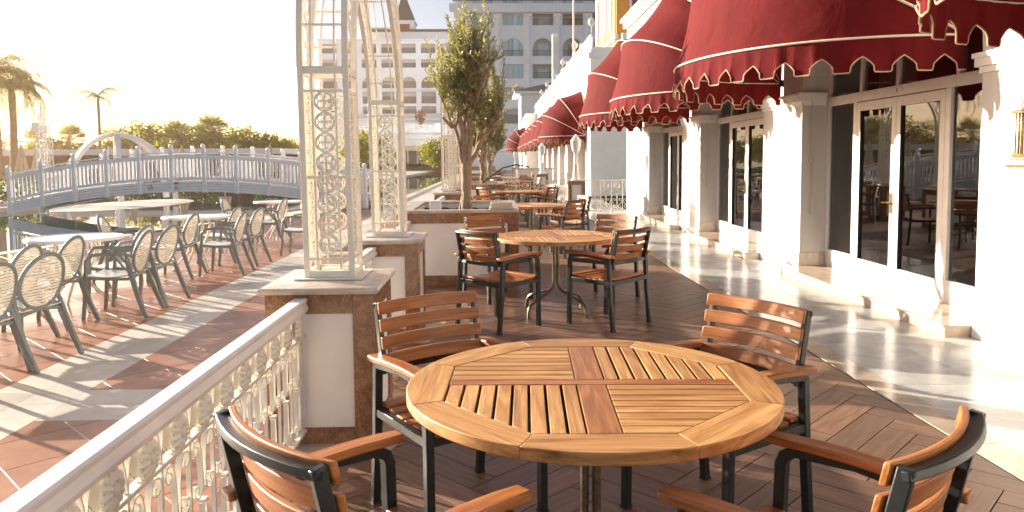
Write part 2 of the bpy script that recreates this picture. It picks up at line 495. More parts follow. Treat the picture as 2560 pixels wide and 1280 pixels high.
scene.cycles.use_denoising = True

# ------------------------------------------------------------------ setting: ground, floors, pool
def floors():
    s = 'structure'
    g = MB(); g.span(-190, 110, -35, 250, -1.6, -1.5); tag(g.build('ground', W['grass']), kind=s)
    w = MB(); w.quad((-70, 4, -.16), (-3.35, 4, -.16), (-3.35, 118, -.16), (-70, 118, -.16)); tag(w.build('pool_water', W['water'], smooth=0), kind=s)
    # terrace substrate and herringbone plank tiles
    b = MB(); b.span(-1.25, 2.42, -1.5, 72, -1.4, -.006); tag(b.build('terrace_base', W['grout']), kind=s)
    h = MB(); wd, n = .16, 4; gap = .0028; c45 = math.cos(PI / 4)
    def rot(u, v): return ((u - v) * c45, (u + v) * c45)
    def put(u0, v0, du, dv):
        p = [rot(*q) for q in ((u0 + gap, v0 + gap), (u0 + du - gap, v0 + gap), (u0 + du - gap, v0 + dv - gap), (u0 + gap, v0 + dv - gap))]
        for a, bb, c in ((-1, 0, 1.25), (1, 0, 2.40), (0, -1, .4), (0, 1, 30)):
            p = clip(p, a, bb, c)
            if len(p) < 3: return
        if area(p) < 2e-4: return
        z = rnd.uniform(-.0006, .0006)
        h.prism(p, -.012, z, PI / 4 if du > dv else -PI / 4)
    N = 150
    for y in range(-N, N):
        for j in range(-25, 26):
            u, v = (y + 2 * n * j) * wd, y * wd
            X, Y = rot(u, v)
            if -2.5 < X < 3.5 and -2 < Y < 32: put(u, v, n * wd, wd)
            x = y; v2 = (x - 2 * n + 1 + 2 * n * j) * wd; u2 = x * wd
            X, Y = rot(u2, v2)
            if -2.5 < X < 3.5 and -2 < Y < 32: put(u2, v2, wd, n * wd)
    tag(h.build('terrace_floor', W['planktile'], smooth=0), kind=s)
    # beige border and pale marble walk
    f = MB(); y = -.8
    while y < 30:
        f.span(2.42, 2.602, y + .002, y + .898, -.2, .0005); y += .9
    tag(f.build('floor_border', W['bordermarble'], smooth=0), kind=s)
    f = MB(); y = -.8; k = 0
    while y < 30:
        for x0, x1 in ((2.605, 3.2), (3.203, 3.95)):
            o = .55 if x0 > 3 else 0
            f.span(x0, x1, y + o + .0015, y + o + 1.0985, -.2, 0)
        y += 1.1
    f.span(2.605, 4.4, -1.5, -.8, -.2, 0); tag(f.build('marble_walk', W['floormarble'], smooth=0), kind=s)
    # deck on the pool side, diagonal terracotta tiles between pale strips
    d = MB(); d.prism([(-8.6, -1.5), (-1.25, -1.5), (-1.25, 25.6), (-5.6, 25.6), (-8.35, 12.2), (-8.6, 9)], -1.4, -.0025); tag(d.build('pool_deck', W['whitegrout']), kind=s)
    t = MB(); T = .42; g2 = .0045
    def tiles(rects, extra=None):
        for i in range(-70, 70):
            for j in range(-70, 70):
                cx, cy = rot((i + .5) * T, (j + .5) * T)
                if not (-10 < cx < 0 and 1.2 < cy < 27): continue
                q = [rot(*p) for p in ((i * T + g2, j * T + g2), ((i + 1) * T - g2, j * T + g2), ((i + 1) * T - g2, (j + 1) * T - g2), (i * T + g2, (j + 1) * T - g2))]
                for x0, x1, y0, y1 in rects:
                    p = q
                    for a, bb, c in ((-1, 0, -x0), (1, 0, x1), (0, -1, -y0), (0, 1, y1)):
                        p = clip(p, a, bb, c)
                        if len(p) < 3: break
                    if len(p) >= 3 and x0 < -4:
                        # keep to the deck side of the coping line (-8.35,12.2)-(-5.6,25.6)
                        dx, dy = 2.75, 13.4; L = math.hypot(dx, dy); a, bb = -dy / L, dx / L
                        p = clip(p, a, bb, a * -8.05 + bb * 12.2)
                    if len(p) >= 3 and area(p) > 5e-4: t.prism(p, -.02, rnd.uniform(-.0007, .0007), rnd.choice((0, PI / 2)))
    tiles([(-8.3, -3.242, 1.2, 25.3), (-2.652, -1.26, 1.2, 4.268), (-2.652, -1.26, 4.852, 25.3)])
    tag(t.build('deck_tiles', W['terracotta'], smooth=0), kind=s)
    t = MB(); y = 1.2
    while y < 25:
        for k, (x0, x1) in enumerate(((-3.24, -2.95), (-2.947, -2.655))):
            o = .22 * k; t.span(x0, x1, y + o + .0012, y + o + .4488, -.02, .0)
        y += .45
    x = -2.652
    while x < -1.3:
        t.span(x + .0012, min(x + .4488, -1.26), 4.27, 4.557, -.02, 0); t.span(x + .0012, min(x + .4488, -1.26), 4.56, 4.85, -.02, 0); x += .45
    tag(t.build('deck_strips', W['decktile'], smooth=0), kind=s)
    c = MB()
    P = [(-8.6, 4), (-8.6, 9), (-8.35, 12.2), (-5.6, 25.6)]
    for i in range(3):
        (x0, y0), (x1, y1) = P[i], P[i + 1]; dx, dy = x1 - x0, y1 - y0; L = math.hypot(dx, dy); nx, ny = dy / L * .3, -dx / L * .3
        c.prism([(x0, y0), (x0 + nx, y0 + ny), (x1 + nx, y1 + ny), (x1, y1)], -.5, .004)
    c.prism([(-5.6, 25.3), (-1.25, 25.3), (-1.25, 27.2), (-5.6, 25.6)], -.5, .004)
    c.span(-3.6, -3.3, 27.2, 118, -.5, .06); c.span(-3.3, -1.25, 27.2, 118, -.5, 0.0)
    tag(c.build('pool_coping', W['decktile']), kind=s)
    # far banks
    b = MB(); b.prism([(-160, 46), (-20, 46), (-9, 52), (-9, 118), (-160, 118)], -1.4, -.01); b.prism([(-160, 118), (60, 118), (60, 245), (-160, 245)], -1.4, -.01)
    b.prism([(-80, 4), (-17.2, 24), (-16.2, 27), (-22, 46), (-80, 46)], -1.4, -.008)
    tag(b.build('garden_paving', W['paving']), kind=s)
    p = MB(); p.lathe([(1.95, -.5), (1.95, -.15), (1.9, -.145)], 40, (-14.3, 29.6, 0), sy=2.1); tag(p.build('pale_pool_disc', W['paving']), kind=s)  # low pale oval disc set just above the water surface
    b = MB(); b.span(2.42, 4.4, 30, 72, -1.2, -.001); tag(b.build('far_walk', W['paving']), kind=s)
floors()

# ------------------------------------------------------------------ teak chair
def make_chair():
    t = empty('slat_chair', label='x', cat='chair', group='slatted wooden armchairs')
    bl = MB()                                  # back uprights and the bent top tube
    def backpt(z, x):                          # centre line of the leaning back frame
        k = (z - .47) / .40
        curve = .045 * (1 - (x / .235) ** 2)
        return (x, -.205 - .085 * k - curve * .9, z)
    fr = MB(); tw = .034
    rotb = Matrix.Rotation(math.atan2(.085, .40), 3, 'X')
    for s in (-1, 1):
        a = backpt(.575, s * .235); b = backpt(.868, s * .235)
        fr.ribbon([a, ((a[0] + b[0]) / 2, (a[1] + b[1]) / 2, (a[2] + b[2]) / 2), b], (1, 0, 0), .022, tw)
    for z in (.853, .588):
        pts = [backpt(z, -.246 + .492 * i / 10) for i in range(11)]
        fr.ribbon(pts, (0, .2, 1), .022 if z > .6 else .03, .036 if z > .6 else .022)
    fr.build('back_frame', W['darkmetal'], t, bevel=.003)
    sl = MB()
    for k in range(4):
        zc = .848 - k * .0725
        n = 8; V = []; F = []; G = []
        for i in range(n + 1):
            x = -.247 + .494 * i / n
            for dz, dy in ((-.026, .0), (.026, .0), (.026, .018), (-.026, .018)):
                p = backpt(zc + dz, x); V.append((x, p[1] + .02 + dy, zc + dz)); G.append((x, dz, dy))
        for i in range(n):
            for q in range(4):
                r = (q + 1) % 4; F.append((i * 4 + q, i * 4 + r, (i + 1) * 4 + r, (i + 1) * 4 + q))
        F.append((3, 2, 1, 0)); F.append(tuple(n * 4 + q for q in range(4)))
        sl.add(V, F, G)
    sl.build('back_slats', W['chairwood'], t, bevel=.004)
    for s in (-1, 1):
        b = MB(); x = s * .268
        b.ribbon([(x, .225, 0), (x, .222, .35), (x, .215, .585), (x, .205, .612), (x, .18, .626)], (1, 0, 0), .034, .034); b.build('leg', W['darkmetal'], t, bevel=.003)
        b = MB(); b.ribbon([(x, -.27, 0), (x, -.24, .3), (x, -.22, .618)], (1, 0, 0), .034, .034); b.build('leg', W['darkmetal'], t, bevel=.003)
        b = MB(); b.ribbon([(x, .19, .626), (x, .0, .637), (x, -.23, .615)], (1, 0, 0), .034, .024)
        b.box((s * .25, -.215, .600), (.03, .03, .05)); b.build('arm_support', W['darkmetal'], t, bevel=.003)
        a = MB(); n = 8; V = []; F = []; G = []
        for i in range(n + 1):
            y = .262 - .535 * i / n; z = .652 + .012 * math.sin(PI * min(1, i / n * 1.1)) - .012 * (i / n)
            w = .032 if 0 < i < n else .026
            for dx, dz in ((-w, -.013), (w, -.013), (w, .013), (-w, .013)): V.append((x + dx, y, z + dz)); G.append((y, dx, dz))
        for i in range(n):
            for q in range(4):
                r = (q + 1) % 4; F.append((i * 4 + r, i * 4 + q, (i + 1) * 4 + q, (i + 1) * 4 + r))
        F.append((0, 1, 2, 3)); F.append(tuple(n * 4 + 3 - q for q in range(4)))
        a.add(V, F, G); a.build('armrest', W['chairwood'], t, bevel=.006)
    f = MB()
    for s in (-1, 1): f.box((s * .268, -.01, .412), (.026, .46, .036))
    f.box((0, .215, .412), (.51, .028, .036)); f.box((0, -.235, .412), (.51, .028, .036))
    f.build('seat_frame', W['darkmetal'], t, bevel=.003)
    se = MB()
    for k in range(7):
        y = .222 - k * .070; z = .444 - .022 * math.sin(PI * k / 6)
        se.box((0, y, z), (.50, .06, .018), Matrix.Rotation(R(2 - k * .6), 3, 'X'))
    se.build('seat', W['chairwood'], t, bevel=.004)
    for x in (-.268, .268):
        for y in (.225, -.27): ft = MB(); ft.box((x, y, .004), (.038, .038, .012)); ft.build('foot_cap', W['black'], t)
    return t

def make_table():
    t = empty('round_table', label='x', cat='table', group='round slatted wooden tables')
    top = MB(); z0, z1 = .715, .75; Ro, ri = .60, .465
    rc = ri / math.cos(PI / 8)
    for k in range(8):
        a0 = PI / 8 + k * PI / 4; a1 = a0 + PI / 4; g = .0006
        outer = [(Ro * math.cos(a0 + (a1 - a0) * i / 12), Ro * math.sin(a0 + (a1 - a0) * i / 12)) for i in range(13)]
        inner = [(rc * math.cos(a1), rc * math.sin(a1)), (rc * math.cos(a0), rc * math.sin(a0))]
        top.prism(outer + inner, z0, z1, (a0 + a1) / 2 + PI / 2)
    top.build('rim', W['tablewood'], t, bevel=.003)
    def octclip(p):
        for k in range(8):
            a = k * PI / 4; p = clip(p, math.cos(a), math.sin(a), ri - .003)
            if len(p) < 3: return p
        return p
    cr = MB(); bw = .046
    cr.prism(octclip([(-1, -.028), (1, -.028), (1, .028), (-1, .028)]), z0, z1 - .0005, 0)
    for s in (-1, 1):
        ys = sorted((s * .03, s * 1)); cr.prism(octclip([(-bw, ys[0]), (bw, ys[0]), (bw, ys[1]), (-bw, ys[1])]), z0, z1 - .0005, PI / 2)
    cr.build('cross_bars', W['tablecross'], t, bevel=.002)
    sl = MB(); g = .0062
    for sx, sy, mode in ((-1, 1, 'x'), (1, 1, 'y'), (-1, -1, 'y'), (1, -1, 'x')):
        if mode == 'x':
            n = 8; w = (ri - .034) / n
            for i in range(n):
                y0, y1 = .032 + i * w, .032 + (i + 1) * w - g; x0, x1 = bw + .004, 1
                p = [(sx * x, sy * y) for x, y in ((x0, y0), (x1, y0), (x1, y1), (x0, y1))]
                if sx * sy < 0: p.reverse()
                p = octclip(p)
                if len(p) > 2 and area(p) > 1e-3: sl.prism(p, z0 + .004, z1 - .001, 0)
        else:
            n = 8; w = (ri - bw - .004) / n
            for i in range(n):
                x0, x1 = bw + .006 + i * w, bw + .004 + (i + 1) * w - g * 1.25; y0, y1 = .032, 1
                p = [(sx * x, sy * y) for x, y in ((x0, y0), (x1, y0), (x1, y1), (x0, y1))]
                if sx * sy < 0: p.reverse()
                p = octclip(p)
                if len(p) > 2 and area(p) > 1e-3: sl.prism(p, z0 + .004, z1 - .001, PI / 2)
    sl.build('slats', W['tablewood'], t, bevel=.0015)
    u = MB(); u.prism([(.455 / math.cos(PI / 8) * math.cos(PI / 8 + k * PI / 4), .455 / math.cos(PI / 8) * math.sin(PI / 8 + k * PI / 4)) for k in range(8)], .704, .713)
    for a in (PI / 4, -PI / 4): u.box((0, 0, .694), (.9, .04, .018), a)
    u.build('under_frame', W['black'], t)
    for k in range(4):
        a = k * PI / 2 + R(40); l = MB(); c, s = math.cos(a), math.sin(a)
        prof = [(.028, .70), (.028, .36), (.030, .30), (.048, .245), (.085, .215), (.30, .145), (.345, .125), (.378, .085), (.388, .03), (.388, 0)]
        l.tube([(c * r, s * r, z) for r, z in prof], .0145, 10); l.build('leg', W['bronze'], t)
    return t

chair = make_chair(); table = make_table()
used = [False, False]
def put_chair(x, y, fx, fy, label):
    o = place(chair, used[0], (x, y, 0), math.atan2(fy, fx) - PI / 2, label); used[0] = True; return o
def put_table(x, y, rz, label):
    o = place(table, used[1], (x, y, 0), rz, label); used[1] = True; return o
put_table(.315, 2.40, R(-2.5), 'large round wooden table nearest the camera, slats in four quarters')
put_chair(-.15, 3.09, .55, -.835, 'wooden armchair behind the nearest table on its left, facing the camera')
put_chair(.89, 2.97, -.84, -.54, 'wooden armchair behind the nearest table on its right, half in sun')
put_chair(-.30, 1.83, .74, .67, 'wooden armchair seen from behind at front left, by the scrollwork railing')
put_chair(.79, 1.78, -.67, .74, 'wooden armchair seen from behind at the bottom right corner')
put_table(.60, 7.15, R(4), 'round wooden table with bronze legs, second in the row')
put_chair(.05, 6.62, .72, .70, 'armchair at the second table, front left, back towards the camera')
put_chair(1.03, 6.68, -.69, .73, 'armchair at the second table, front right, back towards the camera')
put_chair(.05, 7.95, .55, -.83, 'armchair at the second table on the far left, against the planter')
put_chair(1.17, 7.90, -.66, -.75, 'armchair at the second table on the far right, pale top slat in sun')
put_table(.62, 12.2, R(12), 'third round wooden table, half hidden behind the olive planter')
put_chair(1.05, 11.45, -.75, .66, 'armchair at the third table, front right, seen from behind')
put_chair(1.28, 12.5, -.95, -.25, 'armchair at the third table, right side, turned sideways')
put_chair(.0, 12.7, .7, -.7, 'armchair at the third table, mostly hidden beyond the planter')
put_table(.60, 17.6, R(20), 'fourth round wooden table, just before the ornate fence')
put_chair(.0, 17.0, .8, .6, 'armchair at the fourth table, front left, dark red slats')
put_chair(-.05, 18.1, .8, -.5, 'armchair at the fourth table, back left, beside the second planter')
put_chair(1.12, 16.9, -.8, .5, 'armchair at the fourth table, front right, dark frame towards the camera')
put_chair(1.15, 18.2, -.7, -.7, 'armchair at the fourth table, back right, in front of the lamp pedestal')
for i, (x, y, fx, fy) in enumerate(((.3, 24, .7, .7), (.9, 24.3, -.6, .8), (1.35, 25.8, -1, -.1), (.25, 29.6, .8, .6), (1.0, 30, -.8, .6), (1.5, 32, -1, .1), (1.6, 34.5, -1, .1), (1.7, 37, -1, 0))):
    put_chair(x, y, fx, fy, ('far wooden armchair on the left beyond the ornate fence', 'far wooden armchair in the middle beyond the ornate fence', 'far wooden armchair seen sideways beyond the ornate fence',
        'wooden armchair further off, left of the far lamp', 'wooden armchair further off, just left of the far lamp pedestal', 'side-on wooden armchair before the low far wall', 'second side-on armchair before the low far wall', 'third side-on armchair, furthest along the low far wall')[i])
put_table(.7, 25.2, 0, 'far round wooden table beyond the ornate fence')
put_table(.7, 31.0, .3, 'furthest round wooden table before the low far wall')

# ------------------------------------------------------------------ pillars, balustrade, planters
def frame_faces(b, x0, x1, y0, y1, z0, z1, fw, top, bot, t=.012, faces='-y+x-x+y'):
    """marble frame strips standing t proud of a box"""
    if '-y' in faces or '+y' in faces:
        for key, ya, yb in (('-y', y0 - t, y0), ('+y', y1, y1 + t)):
            if key in faces:
                b.span(x0 - t, x0 + fw, ya, yb, z0, z1); b.span(x1 - fw, x1 + t, ya, yb, z0, z1)
                b.span(x0 + fw, x1 - fw, ya, yb, z1 - top, z1); b.span(x0 + fw, x1 - fw, ya, yb, z0, z0 + bot)
    for key, xa, xb in (('-x', x0 - t, x0), ('+x', x1, x1 + t)):
        if key in faces:
            b.span(xa, xb, y0, y0 + fw, z0, z1); b.span(xa, xb, y1 - fw, y1, z0, z1)
            b.span(xa, xb, y0 + fw, y1 - fw, z1 - top, z1); b.span(xa, xb, y0 + fw, y1 - fw, z0, z0 + bot)

def slab(b, x0, x1, y0, y1, z0, z1):
    """cap slab with a rounded nose"""
    h = (z1 - z0) / 2; zc = (z0 + z1) / 2
    prof = [(0, -h), (h * .6, -h * .8), (h, 0), (h * .6, h * .8), (0, h)]
    V = []; F = []
    for o, dz in prof:
        V += [(x0 - o, y0 - o, zc + dz), (x1 + o, y0 - o, zc + dz), (x1 + o, y1 + o, zc + dz), (x0 - o, y1 + o, zc + dz)]
    for i in range(4):
        for k in range(4):
            l = (k + 1) % 4; F.append((i * 4 + k, i * 4 + l, i * 4 + 4 + l, i * 4 + 4 + k))
    F.append((3, 2, 1, 0)); F.append((16, 17, 18, 19)); b.add(V, F)

def pillar(y, label):
    t = empty('pillar', (-.905, y, 0), label=label, cat='pillar', group='marble framed pillars along the terrace edge')
    b = MB(); b.span(-.27, .27, 0, .62, 0, .79); b.build('plaster_core', W['plaster'], t)
    b = MB(); frame_faces(b, -.27, .27, 0, .62, 0, .79, .10, .10, .085); b.build('marble_frame', W['marble'], t, bevel=.002)
    b = MB(); slab(b, -.29, .29, -.02, .64, .79, .83); b.build('cap', W['capmarble'], t)
    b = MB(); b.prism([(-.30, -.16), (.36, -.16), (.46, .2), (.46, .72), (.272, .72), (.272, -.004), (-.3, -.004)], -.01, .0012)
    b.build('floor_plinth', W['bordermarble'], t, smooth=0)
    return t
pillar(3.86, 'marble framed pillar nearest the camera, carrying the first lattice tower')
pillar(6.16, 'second marble framed pillar, carrying the other leg of the lattice arch')
pillar(15.1, 'third marble framed pillar, beyond the first olive planter')
pillar(17.4, 'fourth marble framed pillar, hidden mostly behind the olive trunks')

def spiral(cy, cz, r0, r1, a0, turns, n=16):
    out = []
    for i in range(n + 1):
        k = i / n; r = r0 + (r1 - r0) * k; a = a0 + turns * 2 * PI * k
        out.append((cy + r * math.cos(a), cz + r * math.sin(a)))
    return out

def bez(p0, p1, p2, p3, n=10):
    o = []
    for i in range(n + 1):
        t = i / n; u = 1 - t
        o.append(tuple(u ** 3 * a + 3 * u * u * t * b + 3 * u * t * t * c + t ** 3 * d for a, b, c, d in zip(p0, p1, p2, p3)))
    return o

def balustrade(y0, y1, x, label, flowers=True, lod=1):
    t = empty('balustrade', (x, (y0 + y1) / 2, 0), label=label, cat='railing', group='cream scrollwork railings between the pillars')
    t['group'] = 'cream scrollwork railings between the pillars'
    L = (y1 - y0); h = L / 2
    b = MB(); pr = [(-.036, .705), (-.028, .700), (.028, .700), (.036, .705), (.040, .722), (.034, .735), (.030, .748), (.036, .760), (.036, .768), (.028, .775), (-.028, .775), (-.036, .768), (-.036, .760), (-.030, .748), (-.034, .735), (-.040, .722)]
    V = [(px, -h, pz) for px, pz in pr] + [(px, h, pz) for px, pz in pr]; n = len(pr)
    b.add(V, [(i, (i + 1) % n, n + (i + 1) % n, n + i) for i in range(n)] + [tuple(range(n - 1, -1, -1)), tuple(range(n, 2 * n))])
    b.build('top_rail', W['white'], t)
    for z in (.578, .075):
        b = MB(); b.box((0, 0, z), (.036, L, .014)); b.build('lower_rail' if z < .3 else 'middle_rail', W['cream'], t, bevel=.002)
    P = .205; cnt = max(1, int(L / P)); st = -h + (L - cnt * P) / 2
    sc = MB(); fl = MB(); ba = MB(); c0 = 0; S = (1, 0, 0); w = .020 if flowers > 1 else .013; th = .0055
    def rib(pts, ww=w, tt=th): sc.ribbon([(0, a, c) for a, c in pts], S, ww, tt)
    for k in range(cnt + 1):
        c = st + k * P
        ba.box((0, c, .325), (.014, .014, .49))
    for k in range(cnt):
        c = st + (k + .5) * P; q = P / 2
        for s in (-1, 1):
            # tall S scroll: big curl under the middle rail, small one at the waist
            rib([(c + s * a, z) for a, z in bez((.008, .36), (.008, .46), (.022, .572), (.060, .556), 9) + spiral(.062, .524, .032, .012, PI / 2, -.85, 12)[1:]])
            rib([(c + s * a, z) for a, z in bez((.008, .41), (.010, .345), (.060, .345), (.082, .375), 7) + spiral(.064, .384, .020, .009, -.3, .75, 9)[1:]])
            rib([(c + s * a, z) for a, z in bez((.008, .32), (.008, .20), (.022, .085), (.060, .10), 9) + spiral(.062, .132, .032, .012, -PI / 2, .85, 12)[1:]])
        # collar
        sc.box((0, c, .375), (.026, .030, .012)); sc.box((0, c, .33), (.026, .030, .012))
        if flowers:
            for s in (-1, 1):
                rib([(c + s * a, z) for a, z in bez((.100, .586), (.100, .64), (.085, .68), (.07, .697), 6)], .014)
    if flowers:
        for sx in (-1, 1):
            for m in range(12):
                a = 2 * PI * m / 12 + .1; ca, sa = math.cos(a), math.sin(a)
                V = []
                for rr, ww, dx in ((.010, .003, .026), (.030, .012, .036), (.046, .012, .030), (.058, .001, .018)):
                    V += [(sx * (dx - .007), rr * ca - ww * sa, rr * sa + ww * ca), (sx * dx, rr * ca, rr * sa), (sx * (dx - .007), rr * ca + ww * sa, rr * sa - ww * ca)]
                F = []
                for i in range(3):
                    for j in range(2):
                        F.append((i * 3 + j, i * 3 + j + 1, (i + 1) * 3 + j + 1, (i + 1) * 3 + j))
                fl.add(V, F)
            fl.M = Matrix.Translation((sx * .016, 0, 0)) @ Matrix.Rotation(PI / 2 * sx, 4, 'Y')
            fl.lathe([(.019, 0), (.017, .013), (.009, .020), (.002, .021)], 12); fl.lathe([(.052, -.004), (.048, .003)], 16)
            fl.M = None
        clones(fl.build('flower', W['cream'], t), [(0, st + (k + .5) * P, .641) for k in range(cnt)])
    sc.build('scrollwork', W['cream'], t)
    ba.build('bars', W['cream'], t)
    return t
balustrade(.95, 3.845, -1.0, 'scrollwork railing with iron flowers in the lower left foreground', 2)
balustrade(4.50, 6.14, -1.0, 'short scrollwork railing between the first and second pillars')
balustrade(6.80, 8.78, -1.0, 'scrollwork railing from the second pillar to the olive planter')
balustrade(13.2, 15.08, -1.0, 'scrollwork railing between the first planter and the third pillar')

# ------------------------------------------------------------------ lattice arch
def lattice_arch(loc, label):
    """two square lattice towers joined by a pointed arch; origin: top of first pillar cap, span along +Y"""
    t = empty('lattice_arch', loc, label=label, cat='trellis arch', group='cream lattice arches on the terrace pillars')
    H = 1.155; w = .138; D = 2.30                  # tower height, half width, distance of tower axes
    def shear(p): return (p[0] - .012 * p[2], p[1], p[2])
    def fin(b):
        b.v = [shear(p) for p in b.v]; return b
    posts = MB(); thin = MB(); circ = MB(); QL = []
    for ty in (0, D):
        plate = MB(); band = MB(); lamp = MB()
        for sx in (-1, 1):
            for sy in (-1, 1):
                posts = MB(); posts.box((sx * (w - .016), ty + sy * (w - .016), H / 2 + .006), (.032, .032, H)); fin(posts).build('post', W['cream'], t, bevel=.002)
        plate.box((0, ty, .004), (.37, .37, .008))
        for z, hh in ((.026, .036), (H - .012, .04)):
            for s in (-1, 1):
                band.box((0, ty + s * (w - .015), z), (2 * w - .066, .027, hh)); band.box((s * (w - .015), ty, z), (.027, 2 * w - .066, hh))
        band.box((0, ty, H + .012), (2 * w + .03, 2 * w + .03, .012)) if False else None
        lamp.box((0, ty, .03), (.12, .10, .035)); lamp.build('floodlight', W['cream'], t, bevel=.004); plate.build('base_plate', W['cream'], t); fin(band).build('band', W['cream'], t, bevel=.002)
        for s in (-1, 1):
            for zz in (.11, .56, 1.03):
                thin.box((0, ty + s * (w - .012), zz), (2 * w - .064, .010, .014)); thin.box((s * (w - .012), ty, zz), (.010, 2 * w - .064, .014))
            for q in (-.064, .064):
                thin.box((q, ty + s * (w - .018), H / 2 + .02), (.011, .010, H - .07)); thin.box((s * (w - .018), ty + q, H / 2 + .02), (.010, .011, H - .07))
            for i in range(8):
                zc = .975 - i * .112
                QL.append(((-.012 * zc, ty + s * (w - .020), zc), 0)); QL.append(((s * (w - .020) - .012 * zc, ty, zc), PI / 2))
    q = MB(); sd = (0, 1, 0)
    q.ribbon([(math.cos(k * PI / 12) * .0515, 0, math.sin(k * PI / 12) * .0515) for k in range(24)], sd, .012, .009, closed=True)
    for m in range(4):
        a = m * PI / 2 + PI / 4; cx, cz = .0235 * math.cos(a), .0235 * math.sin(a)
        q.ribbon([(cx + math.cos(k * PI / 6) * .021, 0, cz + math.sin(k * PI / 6) * .021) for k in range(12)], sd, .010, .006, closed=True)
    clones(q.build('quatrefoil', W['cream'], t), [l for l, _ in QL], [r_ for _, r_ in QL])
    # arch: outer and inner pointed curves in the YZ plane
    yc = D / 2
    def curve(half, rise, n=18, p=1.0):
        out = []
        for i in range(n + 1):
            a = i / n * PI / 2
            yy = half * math.cos(a) ** 1.0; zz = rise * (math.sin(a) * .86 + .14 * (i / n) ** 2)
            out.append((yy, zz))
        return out
    oc = curve(yc + w - .016, 1.55); ic = curve(yc - w + .016, .98)
    arch = MB()
    for side in (-1, 1):
        for cv in (oc, ic):
            for s in (-1, 1):
                arch.ribbon([(side * (w - .016), yc + s * y, H + z) for y, z in cv], (1, 0, 0), .032, .032)
    for cv, m in ((oc, 3), (ic, 3)):
        for s in (-1, 1):
            for i in range(2, len(cv), m):
                y, z = cv[i]; thin.box((0, yc + s * y, H + z), (2 * w - .06, .012, .012))
            for q in (-.064, .064): thin.ribbon([(q, yc + s * y, H + z) for y, z in cv], (1, 0, 0), .010, .010)
    for s in (-1, 1):
        for side in (-1, 1):
            for i in range(1, 17):
                (y0, z0), (y1, z1) = oc[i], ic[i]
                if i % 3 == 0: thin.ribbon([(side * (w - .018), yc + s * y0, H + z0), (side * (w - .018), yc + s * y1, H + z1)], (1, 0, 0), .010, .012)
                else:
                    ry = math.hypot(y0 - y1, z0 - z1) / 2 - .03; cy, cz = (y0 + y1) / 2, (z0 + z1) / 2
                    rr = min(.055, ry)
                    if i < 11: circ.ribbon([(side * (w - .018), yc + s * cy + rr * math.cos(k * PI / 8), H + cz + rr * 1.15 * math.sin(k * PI / 8)) for k in range(16)], (1, 0, 0), .010, .008, closed=True)
            # vertical fill bars of the arch head
    hook = MB(); hook.tube([(0, yc - .5 , H + .80), (0, yc - .5, H + .72)], .003, 6); hook.build('hook', W['cream'], t)
    fin(thin).build('bars', W['cream'], t); fin(circ).build('arch_rings', W['cream'], t)
    fin(arch).build('arch_ribs', W['cream'], t)
    return t
la = lattice_arch((-.905, 4.24, .832), 'cream lattice arch with quatrefoil towers on the two nearest pillars')
lb = copy_tree(la); lb.location = (-.905, 15.48, .832); lb['label'] = 'second cream lattice arch, further off behind the olive tree trunk'

def planter(x0, x1, y0, y1, label):
    t = empty('planter', ((x0 + x1) / 2, (y0 + y1) / 2, 0), label=label, cat='planter', group='marble edged planters with olive trees')
    zt = .86; b = MB(); th = .13
    b.span(x0, x1, y0, y0 + th, 0, zt); b.span(x0, x1, y1 - th, y1, 0, zt); b.span(x0, x0 + th, y0 + th, y1 - th, 0, zt); b.span(x1 - th, x1, y0 + th, y1 - th, 0, zt)
    b.build('wall', W['plaster'], t, world=True)
    b = MB(); frame_faces(b, x0, x1, y0, y1, 0, zt, .12, .12, .12); b.build('marble_frame', W['marble'], t, world=True, bevel=.002)
    b = MB(); e = .02
    b.span(x0 - e, x1 + e, y0 - e, y0 + th + e, zt, zt + .035); b.span(x0 - e, x1 + e, y1 - th - e, y1 + e, zt, zt + .035)
    b.span(x0 - e, x0 + th + e, y0 + th + e, y1 - th - e, zt, zt + .035); b.span(x1 - th - e, x1 + e, y0 + th + e, y1 - th - e, zt, zt + .035)
    b.build('rim', W['capmarble'], t, world=True, bevel=.006)
    b = MB(); n = 14
    V = []; F = []
    for i in range(n + 1):
        for j in range(n + 1): V.append((x0 + th + (x1 - x0 - 2 * th) * i / n, y0 + th + (y1 - y0 - 2 * th) * j / n, zt - .07 + rnd.uniform(-.02, .025)))
    for i in range(n):
        for j in range(n): k = i * (n + 1) + j; F.append((k, k + n + 1, k + n + 2, k + 1))
    b.add(V, F); b.build('soil', W['soil'], t, world=True)
planter(-1.12, .29, 8.80, 10.9, 'marble edged planter holding the nearest olive tree')
planter(-1.12, .29, 18.9, 21.0, 'second marble edged planter, beyond the fourth table')
planter(-1.12, .29, 26.9, 29.0, 'third marble edged planter, further down the terrace')
b = MB(); b.box((.10, 9.0, .94), (.26, .24, .07)); b.box((.10, 9.0, .905), (.30, .28, .018)); tag(b.build('stone_block', W['capmarble'], bevel=.01), 'pale stone block on the planter corner', 'block')
b = MB(); b.box((-.72, 9.35, .915), (.14, .12, .10)); b.box((-.72, 9.35, .972), (.16, .14, .014)); tag(b.build('garden_light_box', W['white'], bevel=.008), 'small grey white box inside the nearest planter', 'box')

